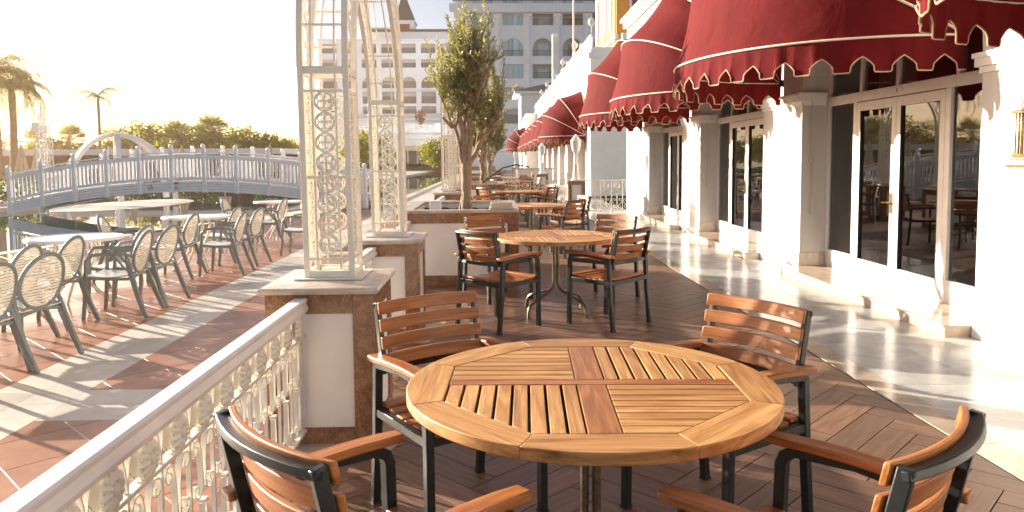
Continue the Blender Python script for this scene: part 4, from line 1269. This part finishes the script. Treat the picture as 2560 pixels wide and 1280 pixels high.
for i, (x, y, fx, fy, lb_) in enumerate(RC): place(rc, i > 0, (x + .05, y, 0), math.atan2(fy, fx) - PI / 2, lb_, None, .93)
def make_white_table():
    t = empty('white_table', label='x', cat='table', group='round white resin tables on the pool deck')
    b = MB(); b.lathe([(.41, .70), (.445, .705), (.45, .72), (.445, .735), (.40, .738), (.39, .730)], 40); b.build('tabletop', W['whiteplastic'], t)
    for k in range(4):
        a = PI / 4 + k * PI / 2; l = MB(); c, s = math.cos(a), math.sin(a)
        l.tube([(c * r, s * r, z) for r, z in ((.16, .70), (.20, .60), (.16, .46), (.10, .34), (.12, .24), (.24, .12), (.34, 0))], [.018, .018, .015, .015, .016, .016, .014], 8); l.build('leg', W['creamplastic'], t, smooth=60)
    b = MB(); b.lathe([(.06, .30), (.11, .32), (.11, .34), (.06, .36)], 12); b.build('hub', W['creamplastic'], t)
    return t
wt = make_white_table()
for i, (x, y, lb_) in enumerate(((-4.25, 7.65, 'round white table nearest on the pool deck'), (-4.15, 10.5, 'second round white table, above the middle resin chairs'), (-4.1, 14.3, 'third round white table, beside the lattice tower'))): place(wt, i > 0, (x, y, 0), 0, lb_)

# ------------------------------------------------------------------ footbridge
def bridge():
    t = empty('footbridge', (-9.6, 24.5, 0), label='white arched wooden footbridge crossing the pool', cat='bridge')
    XC, HL = -9.58, 5.63
    def zb(x): return .56 - .66 * ((x - XC) / HL) ** 2
    n = 11; xs = [XC - HL + .1 + 2 * (HL - .1) * i / 11 for i in range(12)]
    for k, Y in enumerate((23.7, 25.4)):
        fa = MB(); m = 48
        for r in range(4):
            for i in range(m):
                x0, x1 = XC - HL + 2 * HL * i / m, XC - HL + 2 * HL * (i + 1) / m; o = r * .085
                a, b_ = zb(x0) + o, zb(x1) + o
                fa.add([(x0, Y, a), (x1, Y, b_), (x1, Y + .05, b_), (x0, Y + .05, a), (x0, Y, a + .078), (x1, Y, b_ + .078), (x1, Y + .05, b_ + .078), (x0, Y + .05, a + .078)],
                       [(0, 1, 5, 4), (2, 3, 7, 6), (4, 5, 6, 7), (3, 2, 1, 0)], None, .5)
        fa.build('side_boards', W['bridgewhite'], t, world=True, smooth=0)
        bk = MB()
        bk.ribbon([(XC - HL + 2 * HL * i / 24, Y + .062, zb(XC - HL + 2 * HL * i / 24) + .17) for i in range(25)], (0, 1, 0), .02, .30); bk.build('boards_backing', W['room'], t, world=True)
        for x in xs:
            p = MB(); z = zb(x); p.span(x - .058, x + .058, Y - .05, Y + .07, max(z - .02, -.3), z + 1.36)
            p.box((x, Y + .01, z + 1.37), (.08, .08, .03)); p.lathe([(.05, 0), (.068, .03), (.068, .07), (.04, .11), (.01, .12)], 10, (x, Y + .01, z + 1.38)); p.build('post', W['bridgewhite'], t, world=True, bevel=.006)
        ra = MB()
        for i in range(11):
            x0, x1 = xs[i] + .06, xs[i + 1] - .06
            for o, hh, dd in ((1.23, .035, .09), (1.10, .13, .05), (.42, .09, .05)):
                ra.ribbon([(x0 + (x1 - x0) * q / 3, Y + .02, zb(x0 + (x1 - x0) * q / 3) + o) for q in range(4)], (0, 1, 0), dd, hh)
            for q in range(7):
                x = x0 + (x1 - x0) * (q + .5) / 7; z = zb(x); ra.box((x, Y + .02, z + .745), (.062, .028, .59))
        ra.build('railing', W['bridgewhite'], t, world=True)
    dk = MB()
    dk.ribbon([(XC - HL + 2 * HL * i / 24, 24.58, zb(XC - HL + 2 * HL * i / 24) + .30) for i in range(25)], (0, 1, 0), 1.62, .05); dk.build('walkway', W['paving'], t, world=True)
    s = MB(); sx = -10.75; Y = 23.69; z = zb(sx)
    s.box((sx, Y, z + .17), (.20, .008, .20)); s1 = s.build('sign_panel', W['white'], t, world=True); s1['label'] = 'small round no swimming sign'
    r_ = MB(); r_.ribbon([(sx + .075 * math.cos(a * PI / 10), Y - .008, z + .17 + .075 * math.sin(a * PI / 10)) for a in range(20)], (0, 1, 0), .006, .014, closed=True)
    r_.ribbon([(sx - .05, Y - .008, z + .12), (sx + .05, Y - .008, z + .22)], (0, 1, 0), .006, .012); r_.box((sx + .01, Y - .007, z + .165), (.07, .005, .02)); r_.build('symbol', W['signred'], s1, world=True)
    s = MB(); sx = -9.95; z = zb(sx)
    s.box((sx, Y, z + .18), (.27, .008, .26)); s2 = s.build('sign_panel', W['white'], t, world=True); s2['label'] = 'small sign with a parasol symbol'
    r_ = MB(); r_.add([(sx - .12, Y - .007, z + .25), (sx + .12, Y - .007, z + .25), (sx + .05, Y - .007, z + .295), (sx - .05, Y - .007, z + .295)], [(0, 1, 2, 3)])
    r_.box((sx, Y - .007, z + .21), (.012, .004, .08)); r_.box((sx, Y - .007, z + .135), (.09, .004, .018)); r_.box((sx, Y - .007, z + .10), (.15, .004, .012)); r_.build('symbol', W['signred'], s2, world=True)
bridge()

def pool_arches():
    t = empty('arch_pergola', (-15.1, 30.5, 0), label='white crossed arches rising behind the bridge', cat='pergola')
    for k, a in enumerate((R(8), R(60), R(118))):
        b = MB(); c, s = math.cos(a), math.sin(a); r_ = 2.15; h = 2.62
        b.ribbon([(r_ * math.cos(PI * i / 24) * c, r_ * math.cos(PI * i / 24) * s, h * math.sin(PI * i / 24)) for i in range(25)], (-s, c, 0), .20, .16); b.build('arch', W['white'], t)
pool_arches()

# ------------------------------------------------------------------ garden beyond the pool
def make_parasol():
    t = empty('closed_parasol', label='x', cat='parasol', group='folded beige parasols beyond the pool')
    b = MB(); b.tube([(0, 0, 0), (0, 0, 2.75)], .03, 8); b.lathe([(.3, 0), (.3, .06), (.1, .1)], 16); b.build('pole', W['creamplastic'], t)
    n = 24; V = []; F = []; prof = [(.46, .75), (.40, 1.1), (.30, 1.6), (.20, 2.1), (.17, 2.35), (.13, 2.5), (.03, 2.72)]
    for r_, z in prof:
        for k in range(n): a = 2 * PI * k / n; q = r_ * (1 if k % 3 else .62); V.append((q * math.cos(a), q * math.sin(a), z))
    for i in range(len(prof) - 1):
        for k in range(n): l = (k + 1) % n; F.append((i * n + k, i * n + l, (i + 1) * n + l, (i + 1) * n + k))
    b = MB(); b.add(V, F); b.build('canopy', W['canvas'], t, smooth=20); return t
def wx(px, Y): return math.tan(math.atan((px - 1280) / 1864) + R(1.45)) * Y
pa = make_parasol()
for i, (px, Y, lb_) in enumerate(((58, 50, 'folded beige parasol furthest left, beside the palm trunks'), (98, 52, 'folded beige parasol right of the leftmost one'), (334, 56, 'folded parasol tip above the bridge, right of the white arches'), (459, 56, 'folded parasol tip left of the bridge crown'),
        (563, 56, 'folded parasol tip right of the bridge crown'), (678, 54, 'folded parasol tip near the right end of the bridge'), (646, 68, 'smallest folded parasol tip behind the bridge rail'))): place(pa, i > 0, (wx(px, Y), Y, 0), i * .4, lb_, None, 1.0)

def cabana():
    t = empty('cabana', (-29, 64, 0), label='long low cabana with a pale flat canopy beyond the bridge', cat='cabana')
    b = MB(); b.span(-46, -17.5, 62, 68, 2.15, 2.62)
    b.build('roof', W['white'], t, world=True)
    for x in range(-45, -17, 3):
        p = MB(); p.span(x - .08, x + .08, 62.1, 62.3, 0, 2.15); p.build('post', W['palmbark'], t, world=True)
    b = MB(); b.span(-46, -17.5, 67.8, 68, 0, 2.15); b.build('back_wall', W['marble'], t, world=True)
cabana()
def truss(px, Y, h, lb_):
    t = empty('truss_tower', (wx(px, Y), Y, 0), label=lb_, cat='light tower', group='white truss towers beyond the pool')
    b = MB(); w = .17
    for sx in (-1, 1):
        for sy in (-1, 1): b.tube([(sx * w, sy * w, 0), (sx * w, sy * w, h)], .028, 6)
    z = 0; s = 1
    while z < h - .5:
        for sy in (-1, 1): b.tube([(s * w, sy * w, z), (-s * w, sy * w, z + .5)], .014, 5)
        for sx in (-1, 1): b.tube([(sx * w, s * w, z), (sx * w, -s * w, z + .5)], .014, 5)
        z += .5; s = -s
    b.build('lattice', W['white'], t)
    b = MB(); b.box((-.25, 0, h - 1.1), (.36, .3, .5)); b.box((0, 0, h + .02), (.8, .06, .04)); b.build('floodlight', W['white'], t, bevel=.02)
truss(108, 46, 4.8, 'left white truss tower with a floodlight, beside the parasols'); truss(126, 47, 4.7, 'right white truss tower, taller lattice beside its twin')

def make_feather_palm(seed, h, nf, fl, tr=.13):
    r = random.Random(seed); t = empty('feather_palm', label='x', cat='palm tree', group='tall feather palms beyond the pool')
    b = MB(); b.tube([(.0, 0, -.1), (.05, 0, h * .3), (.12, 0, h * .7), (.1, 0, h)], [tr * 1.25, tr, tr * .9, tr * .95], 12); b.tube([(.1, 0, h), (.1, 0, h + .9)], [tr * .9, tr * .5], 10); b.build('trunk', W['palmbark'], t, smooth=60)
    c = MB(); top = Vector((.1, 0, h + .7))
    for k in range(nf):
        a = 2 * PI * k / nf + r.uniform(-.2, .2); e = r.uniform(-.1, 1.25); L = fl * r.uniform(.85, 1.1)
        d = Vector((math.cos(a), math.sin(a), 0)); pts = []; p = top.copy(); el = e
        for i in range(15):
            pts.append(p.copy()); p = p + (d * math.cos(el) + Vector((0, 0, math.sin(el)))) * (L / 14); el -= .2
        c.tube(pts, [.03 * (1 - i / 15) + .004 for i in range(15)], 4, caps=False)
        sd = Vector((-d.y, d.x, 0))
        for i in range(1, 15):
            for q in range(3):
                pp = pts[i - 1].lerp(pts[i], q / 3); tg = (pts[i] - pts[i - 1]).normalized(); ll = .62 * math.sin(PI * (i + 1) / 17) + .12
                for s in (-1, 1):
                    v = (sd * s * r.uniform(.5, .9) + tg * .45 + Vector((0, 0, -r.uniform(.35, .9)))).normalized() * ll; w_ = tg * .022
                    c.add([pp - w_, pp + w_, pp + w_ * .6 + v * .6, pp + v + Vector((0, 0, -.06)), pp - w_ * .6 + v * .6], [(0, 1, 2, 3, 4)], None, r.random())
    c.build('crown', W['palm'], t, smooth=0); return t
fp = make_feather_palm(3, 6.4, 34, 5.0, .26); Yp = 56
place(fp, False, (wx(38, Yp), Yp, 0), .3, 'tall feather palm with full drooping crown, left edge'); place(fp, True, (wx(0, 54), 54, .6), 2.1, 'leaning feather palm cut off by the left edge', None, 1.05)
fp2 = make_feather_palm(8, 7.6, 10, 4.2, .16); place(fp2, False, (wx(253, 78), 78, 0), 1.0, 'thin feather palm with a sparse crown above the white arches')

def make_fan_palm(seed, h, nf, R0):
    r = random.Random(seed); t = empty('fan_palm', label='x', cat='palm tree', group='bushy fan palms beyond the pool')
    b = MB(); b.tube([(0, 0, 0), (0.05, 0, h * .5), (0, 0, h)], [.32, .25, .3], 10); b.build('trunk', W['palmbark'], t, smooth=60)
    c = MB()
    for k in range(nf):
        a = r.uniform(0, 2 * PI); e = r.uniform(-.5, 1.35); L = R0 * r.uniform(.75, 1.05)
        d = Vector((math.cos(a) * math.cos(e), math.sin(a) * math.cos(e), math.sin(e))); p0 = Vector((0, 0, h)); p1 = p0 + d * L * .45
        c.tube([p0, p1], [.03, .015], 4, caps=False)
        sd = d.cross(Vector((0, 0, 1))).normalized(); up = sd.cross(d)
        for m in range(15):
            g = (m / 14 - .5) * 2.5; dd = (d * math.cos(g) + sd * math.sin(g)).normalized(); q = p1 + dd * L * .52 + Vector((0, 0, -.12 * L * r.random())); w_ = (up * .3 + sd * math.cos(g) - d * math.sin(g)).normalized() * .035
            mid = p1.lerp(q, .55)
            c.add([p1, mid + w_, q, mid - w_], [(0, 1, 2, 3)], None, r.random())
    c.build('crown', W['palm'], t, smooth=0); return t
fa = make_fan_palm(4, 3.9, 46, 2.9)
FL = ((98, 90, .98, 'fan palm left of the truss towers'), (177, 92, 1.05, 'fan palm between the truss towers and the thin palm'), (295, 92, 1.02, 'fan palm behind the white arches, glowing in the sun'), (450, 90, 1.12, 'fan palm at the middle of the tree line'), (540, 92, 1.22, 'largest fan palm, highest spiky crown right of the middle'), (20, 96, .8, 'low fan palm behind the leftmost trunks'))
for i, (px, Y, sc, lb_) in enumerate(FL): place(fa, i > 0, (wx(px, Y), Y, 0), i * 1.1, lb_, None, sc)

def make_tree(seed, h, rad, nclump, leaf, name='broadleaf_tree', mat='tree', nl=26, th=None):
    r = random.Random(seed); t = empty(name, label='x', cat='tree')
    b = MB(); b.tube([(0, 0, -.1), (.1, 0, h * .3), (0, .1, h * .6)], [.18, .14, .08], 8)
    c = MB(); zc = h * .6; cl = []
    for k in range(nclump):
        a = r.uniform(0, 2 * PI); rr = rad * math.sqrt(r.random()); z = zc + (h * .42) * r.uniform(-1, 1) * math.sqrt(max(0, 1 - (rr / rad) ** 2 * .8)); cl.append(Vector((rr * math.cos(a), rr * math.sin(a), z)))
    for p in cl[:14]: b.tube([(0, 0.05, h * .35), tuple(p * .5 + Vector((0, 0, h * .25))), tuple(p)], [.07, .04, .015], 5)
    for p in cl:
        cs = rad * r.uniform(.16, .3); tone = r.random()
        for i in range(nl):
            d = Vector((r.gauss(0, 1), r.gauss(0, 1), r.gauss(0, 1))).normalized() * cs * r.random() ** .4
            q = p + d; u = Vector((r.gauss(0, 1), r.gauss(0, 1), r.gauss(0, 1))).normalized(); v = u.cross(Vector((r.gauss(0, 1), r.gauss(0, 1), r.gauss(0, 1)))).normalized(); l = leaf * r.uniform(.6, 1.2)
            c.add([q - u * l * .5, q + v * l * .3, q + u * l * .5, q - v * l * .3], [(0, 1, 2, 3)], None, max(0, min(1, tone * .7 + r.uniform(0, .3))))
    b.build('trunk', W['palmbark'], t); c.build('crown', W[mat], t, smooth=0); return t
tA = make_tree(21, 6.2, 3.6, 170, .42); tB = make_tree(22, 4.6, 3.2, 140, .40)
TL = [(tA, 380, 96, 1.02, 'tall broadleaf tree in the glare left of the middle fan palm'), (tA, 500, 98, 1.0, 'broadleaf tree between the two middle fan palms'), (tA, 600, 97, .93, 'broadleaf tree right of the largest fan palm'), (tB, 668, 96, 1.02, 'yellow green tree sloping down toward the lattice tower'),
      (tB, 735, 110, .95, 'small tree just left of the lattice tower'), (tB, 130, 88, .88, 'bushy tree behind the truss towers'), (tB, 225, 90, .8, 'bushy tree left of the white arches'), (tB, 330, 92, .95, 'bright bushy tree above the white arches'),
      (tB, 430, 88, .85, 'yellow bush below the middle fan palm'), (tB, 560, 88, .80, 'yellow bush below the largest fan palm'), (tB, 912, 120, 1.3, 'green tree showing between the two lattice towers'), (tB, 1108, 105, .95, 'small bright green tree left of the olive trunk')]
cnt = {}
for tr_, px, Y, sc, lb_ in TL:
    u = cnt.get(id(tr_), False); place(tr_, u, (wx(px, Y), Y, 0), px * .7, lb_, 'broadleaf trees beyond the pool', sc); cnt[id(tr_)] = True
tC = make_tree(31, 3.0, .9, 50, .22, 'blossoming_shrub', 'flower', 24)
for i, (px, Y, z, lb_) in enumerate(((1054, 150, 8.4, 'reddish blossoming shrub on the hotel terrace'), (1245, 118, 4.0, 'reddish shrub by the hotel stairs'))): place(tC, i > 0, (wx(px, Y), Y, z), 0, lb_, 'blossoming shrubs near the hotel', 1.1)

def hedge(x0, x1, y, h, d, n, lb_, mat='hedge', leaf=.16):
    r = random.Random(int(x0 * 7)); c = MB()
    for i in range(n):
        q = Vector((r.uniform(x0, x1), y + r.uniform(-d, d) / 2, h * (1 - r.random() ** 2.2))); q.z += .12 * math.sin(q.x * 2.1)
        u = Vector((r.gauss(0, 1), r.gauss(0, 1), r.gauss(0, 1))).normalized(); v = u.cross(Vector((r.gauss(0, 1), r.gauss(0, 1), r.gauss(0, 1)))).normalized(); l = leaf * r.uniform(.6, 1.3)
        c.add([q - u * l * .5, q + v * l * .35, q + u * l * .5, q - v * l * .35], [(0, 1, 2, 3)], None, r.random())
    o = c.build('hedge', W[mat], smooth=0); tag(o, lb_, 'hedge', 'clipped hedges round the pool'); return o
hedge(-42, -17.5, 47.6, .75, 1.4, 5200, 'clipped hedge along the far pool edge, seen through the bridge balusters')
hedge(-24, -17.9, 29, .7, 3.0, 2600, 'low hedge at the left end of the bridge')
hedge(-17, -9, 53.6, .8, 1.2, 2200, 'hedge on the far bank behind the right half of the bridge')
hedge(-21, -8, 119.2, 1.0, 1.0, 2600, 'dark hedge along the far end of the pool, below the hotel', leaf=.28)
b = MB(); b.span(-90, -17, 74, 76, 0, 1.6); 

# ------------------------------------------------------------------ loungers at the far end of the pool
def make_lounger():
    t = empty('sun_lounger', label='x', cat='sun lounger', group='cream sun loungers at the far pool end')
    b = MB(); b.box((0, 0, .35), (.65, 1.3, .10)); b.box((0, .85, .72), (.62, .10, .85), Matrix.Rotation(R(-20), 3, 'X')); b.build('cushion', W['creamplastic'], t, bevel=.03)
    b = MB()
    for x in (-.3, .3):
        for y in (-.55, .55): b.box((x, y, .15), (.05, .05, .3))
    b.box((0, 0, .28), (.7, 1.35, .05)); b.build('frame', W['palmbark'], t); return t
lo = make_lounger()
for i, (px, lb_) in enumerate(((1068, 'left cream sun lounger of the pair across the water'), (1082, 'right cream sun lounger of the pair across the water'), (1106, 'cream sun lounger on its own beside the lattice tower'))): place(lo, i > 0, (wx(px, 116.2) , 116.8 , .55), 0, lb_, None, 1.0)
b = MB(); b.span(-25, 2, 115.2, 118.2, -.5, .55); tag(b.build('far_pool_terrace', W['marble']), kind='structure')

# ------------------------------------------------------------------ hotel
def facade(t, X0, Y, cols, pitch, rows, ww, wallspan, zmax, name='w'):
    """front wall at depth Y with real openings; rows: (z0,z1,kind,arch)"""
    wall = MB(); x0, x1 = wallspan; TH = .7
    xs = [X0 + pitch * i for i in range(cols)]
    z = 0
    bounds = []
    for z0, z1, kind, arch in rows:
        if z0 > z: wall.span(x0, x1, Y, Y + TH, z, z0)
        e = x0
        for xc in xs:
            wall.span(e, xc - ww / 2, Y, Y + TH, z0, z1); e = xc + ww / 2
            if arch:
                n = 10; r_ = ww / 2; rh = min(r_, z1 - z0 - .3)
                P = [(xc - r_ * math.cos(PI * i / n), z1 - rh + rh * math.sin(PI * i / n)) for i in range(n + 1)]
                for i in range(n):
                    (a, za), (c, zc) = P[i], P[i + 1]
                    wall.add([(a, Y, za), (c, Y, zc), (c, Y + TH, zc), (a, Y + TH, za), (a, Y, z1), (c, Y, z1), (c, Y + TH, z1), (a, Y + TH, z1)], [(0, 1, 5, 4), (3, 2, 1, 0), (2, 3, 7, 6)])
            kd = kind
            if kind == 'half' and xs.index(xc) < 2: kind = 'blue'
            if kind == 'blue':
                p = MB(); 
                for q in range(4): p.span(xc - ww / 2 + ww * q / 4 + .03, xc - ww / 2 + ww * (q + 1) / 4 - .03, Y + .35, Y + .40, z0 + .02, z1 if arch else z0 + (z1 - z0) * .98)
                p.build('window', W['blueglass'], t, world=True)
            elif kind == 'half':
                p = MB(); p.span(xc - ww / 2, xc + ww / 2, Y + 1.3, Y + 1.4, z0, z1); p.build('balcony_wall', W['recess'], t, world=True)
                p = MB(); p.span(xc - ww * .22, xc + ww * .3, Y + 1.22, Y + 1.29, z0, z0 + (z1 - z0) * .7); p.build('window', W['brownglass'] if (int(xc) % 2) else W['blueglass'], t, world=True)
            else:
                p = MB(); p.span(xc - ww / 2, xc + ww / 2, Y + .5, Y + .55, z0, z0 + (z1 - z0) * .62); p.build('window', W['greyglass' if kind == 'grey' else 'brownglass'], t, world=True)
                p = MB(); p.span(xc - ww / 2, xc + ww / 2, Y + .52, Y + .56, z0 + (z1 - z0) * .62, z1); p.build('blind', W['recess'], t, world=True)
            if kind in ('half', 'rail', 'blue') and (arch or kind != 'blue'):
                p = MB(); p.span(xc - ww / 2, xc + ww / 2, Y + .1, Y + .14, z0 + .95, z0 + 1.02)
                q = xc - ww / 2
                while q < xc + ww / 2: p.span(q, q + .04, Y + .1, Y + .13, z0, z0 + .95); q += .2
                p.build('balcony_rail', W['darkmetal'], t, world=True)
            kind = kd
        wall.span(e, x1, Y, Y + TH, z0, z1); z = z1
    wall.span(x0, x1, Y, Y + TH, z, zmax)
    return wall

def hotel():
    Y = 128; k = Y / 1864
    zz = lambda py: CH + (401 - py) * k
    t = empty('hotel', (14, Y, 0), label='tall white hotel block with arched balconies in the centre background', cat='hotel')
    rows = [(zz(310), zz(272), 'grey', True), (zz(249), zz(220), 'grey', False), (zz(199), zz(164), 'half', False), (zz(144), zz(100), 'half', True), (zz(69), zz(40), 'half', False), (zz(16), zz(-30), 'blue', False), (zz(-60), zz(-90), 'blue', False)]
    cols = [(1211.5, 'b'), (1285.5, 'b')]
    X0 = wx(1211.5, Y); pit = wx(1285.5, Y) - X0
    x0, x1 = wx(1140, Y), wx(1215 + 74 * 5.6, Y)
    w = facade(t, X0, Y, 6, pit, rows, 3.5, (x0, x1), zz(-110))
    w.span(x0, x1, Y + 1.5, Y + 14, 0, zz(-110)); w.build('wall', W['farwhite'], t, world=True, smooth=20)
    p = MB()
    for i in range(6):
        x = X0 + pit * (i - .5)
        p.tube([(x, Y - .15, zz(240)), (x, Y - .15, zz(42))], .48, 12); p.box((x, Y - .1, zz(45)), (1.3, .9, .5)); p.box((x, Y - .1, zz(152)), (1.0, .4, .3))
    p.build('pilaster', W['farwhite'], t, world=True)
    c = MB(); c.span(x0 - .7, x1, Y - .9, Y - .002, zz(39), zz(18)); c.span(x0 - .5, x1, Y - .5, Y - .001, zz(252), zz(250)); c.build('cornice', W['farwhite'], t, world=True)
    b = MB(); q = x0
    b.span(x0, x1, Y - .8, Y - .6, zz(236), zz(234))
    while q < x1: b.span(q, q + .12, Y - .76, Y - .64, zz(250), zz(236)); q += .34
    b.build('balustrade', W['farwhite'], t, world=True)
    b = MB(); q = x0
    b.span(wx(1137, Y), x1, Y - .7, Y - .6, zz(12), zz(10)); b.build('balcony_rail', W['darkmetal'], t, world=True)
    # lower wing with a slate turret
    Y = 160; k = Y / 1864
    z2 = lambda py: CH + (401 - py) * k
    t = empty('hotel_wing', (-25, Y, 0), label='lower white hotel wing with rows of windows and a dark roof line', cat='hotel')
    rows = [(z2(285), z2(266), 'brown', False), (z2(259), z2(230), 'brown', False), (z2(221), z2(193), 'brown', True), (z2(171), z2(151), 'grey', False), (z2(136), z2(113), 'grey', False)]
    X0 = wx(831, Y); pit = wx(880, Y) - X0; x0, x1 = wx(806, Y), wx(1150, Y)
    w = facade(t, X0, Y, 7, pit, rows, 3.1, (x0, x1), z2(104)); w.span(x0, x1, Y + 1.6, Y + 12, 0, z2(104)); w.span(wx(925, Y), x1, Y + 2, Y + 12, z2(104), z2(80))
    w.build('wall', W['farwhite'], t, world=True, smooth=20)
    c = MB(); c.span(x0 - .3, x1, Y - .5, Y - .001, z2(106), z2(102)); c.span(x0, x1, Y - .5, Y - .001, z2(226), z2(224))
    q = x0
    while q < x1: c.span(q, q + .12, Y - .5, Y - .35, z2(296), z2(286)); q += .36
    c.span(x0, x1, Y - .55, Y - .3, z2(286), z2(284.5)); c.span(x0, x1, Y - .6, Y - .001, z2(300), z2(296)); c.build('cornice', W['farwhite'], t, world=True)
    r_ = MB(); r_.span(wx(925, Y), x1, Y + 1.3, Y + 12.5, z2(80), z2(75)); r_.build('roof', W['slate'], t, world=True)
    # turret
    tx = wx(1012, Y); b = MB(); b.span(tx - 2.0, tx + 2.1, Y + 4, Y + 9, z2(80), z2(50)); b.span(tx - 2.3, tx + 2.4, Y + 3.7, Y + 9.3, z2(52), z2(48)); b.build('turret', W['farwhite'], t, world=True)
    b = MB(); zb_ = z2(48); zt = z2(-20)
    b.add([(tx - 2.2, Y + 3.8, zb_), (tx + 2.3, Y + 3.8, zb_), (tx + 2.3, Y + 9.2, zb_), (tx - 2.2, Y + 9.2, zb_), (tx - .6, Y + 6.5, zt), (tx + .1, Y + 6.5, zt)], [(0, 1, 5, 4), (1, 2, 5), (2, 3, 4, 5), (3, 0, 4)]); b.build('turret_roof', W['slate'], t, world=True, smooth=0)
    b = MB(); b.span(tx - .9, tx + 1.2, Y + 3.93, Y + 3.99, z2(72), z2(57)); b.build('red_window', W['darkred'], t, world=True)
    # garden terrace in front of the wing
    Y = 140; k = Y / 1864
    z3 = lambda py: CH + (401 - py) * k
    t = empty('garden_terrace', (-20, Y, 0), label='white terrace wall with balustrade and restaurant below the hotel wing', cat='terrace')
    x0, x1 = wx(905, Y), wx(1320, Y)
    b = MB(); b.span(x0, x1, Y, Y + 9, z3(372), z3(332)); b.span(x0, x1, Y - .3, Y + .3, z3(315), z3(312)); b.span(x0, x1, Y - .3, Y + .3, z3(332), z3(330)); b.span(x0, x1, Y - .2, Y, z3(346), z3(343))
    for px in (1028, 1098, 1180, 1250): b.span(wx(px, Y) - .7, wx(px, Y) + .7, Y - .4, Y + .4, z3(332), z3(308))
    q = x0
    while q < x1: b.lathe([(.06, 0), (.11, .3), (.06, .8), (.09, z3(315) - z3(330))], 6, (q, Y, z3(330))); q += .42
    b.build('balustrade', W['farwhite'], t, world=True)
    b = MB(); b.span(wx(1020, Y), wx(1085, Y), Y - 3, Y, z3(376), z3(364)); b.build('canopy', W['canvas'], t, world=True)
    b = MB(); b.span(x0, x1, Y + .5, Y + .6, 0, z3(372)); b.build('restaurant_window', W['brownglass'], t, world=True)
    b = MB()
    for px in range(925, 1300, 24): b.span(wx(px, Y) - .15, wx(px, Y) + .15, Y + .3, Y + .5, 0, z3(372))
    b.span(wx(1110, Y), x1, Y - 4, Y - .5, 0, z3(345))
    b.build('wall', W['farwhite'], t, world=True)
    # stair balustrade sloping up to the right
    t2 = empty('stairway', (5, 112, 0), label='white balustraded stairway climbing right, above the last awning', cat='stairs')
    b = MB(); Y = 112; k = Y / 1864; P = lambda px, py: (wx(px, Y), CH + (401 - py) * k)
    (a, za), (c, zc) = P(1240, 368), P(1310, 322)
    b.add([(a, Y, 0), (c, Y, 0), (c, Y, zc - .9), (a, Y, za - .9), (a, Y + 1.5, 0), (c, Y + 1.5, 0), (c, Y + 1.5, zc - .9), (a, Y + 1.5, za - .9)], [(0, 1, 2, 3), (3, 2, 6, 7), (4, 7, 6, 5), (1, 5, 6, 2), (0, 3, 7, 4)])
    b.build('flight', W['farwhite'], t2, world=True)
    b = MB(); b.ribbon([(a, Y - .1, za), (c, Y - .1, zc)], (0, 1, 0), .2, .14); n = 16
    for i in range(n + 1): u = i / n; b.box((a + (c - a) * u, Y - .1, za + (zc - za) * u - .45), (.10, .12, .85))
    b.build('balustrade', W['farwhite'], t2, world=True)
hotel()
def side_house():
    Y = 92; k = Y / 1864; P = lambda py: CH + (401 - py) * k
    t = empty('side_house', (wx(1350, Y), Y, 0), label='small white house with a dark hipped roof above the far awnings', cat='house')
    x0, x1 = wx(1304, Y), wx(1440, Y); b = MB(); b.span(x0, x1, Y, Y + 8, 0, P(236)); b.build('wall', W['farwhite'], t, world=True)
    b = MB(); e = .8; zt = P(230); zr = P(200)
    b.add([(x0 - e, Y - e, zt), (x1 + e, Y - e, zt), (x1 + e, Y + 9, zt), (x0 - e, Y + 9, zt), (x0 + 4.2, Y + 4, zr), (x1, Y + 4, zr)], [(0, 1, 5, 4), (1, 2, 5), (2, 3, 4, 5), (3, 0, 4), (0, 3, 2, 1)]); b.build('roof', W['slate'], t, world=True, smooth=0)
    b = MB(); b.span(x0 - e, x1 + e, Y - e - .05, Y - .001, P(237), P(231)); b.span(x0 - e, x0 - .01, Y + .001, Y + 9, P(237), P(231)); b.build('eaves', W['farwhite'], t, world=True)
side_house()
for i, (px, Y, top, bot, r_, lb_) in enumerate(((1435, 60, -30, 200, .10, 'tall white flagpole rising out of the frame above the awnings'), (1384, 62, 92, 235, .13, 'shorter white pole with a camera box on top'))):
    b = MB(); x = wx(px, Y); k = Y / 1864; b.tube([(x, Y, 4), (x, Y, CH + (401 - top) * k)], r_ * .85, 8); b.tube([(x, Y, 4), (x, Y, 6.5)], r_, 8)
    if i: b.box((x + .2, Y, CH + (401 - 95) * k), (.4, .35, .25))
    tag(b.build('flagpole' if not i else 'camera_pole', W['white']), lb_, 'pole')

def flare_haze():  # orange scattering volume added to stand in for lens flare glow
    b = MB(); b.span(-200, 120, -40, 260, -2.7, 39); m = Mat('orange flare glow'); m.n.remove(m.b)
    v = m.node('ShaderNodeVolumePrincipled'); v.inputs['Color'].default_value = (1.0, .72, .46, 1); v.inputs['Density'].default_value = .0009; v.inputs['Anisotropy'].default_value = .8
    m.link(v, 0, m.out, 'Volume'); tag(b.build('flare_haze', m.m, smooth=0), kind='stuff')
flare_haze()
scene.cycles.volume_bounces = 0
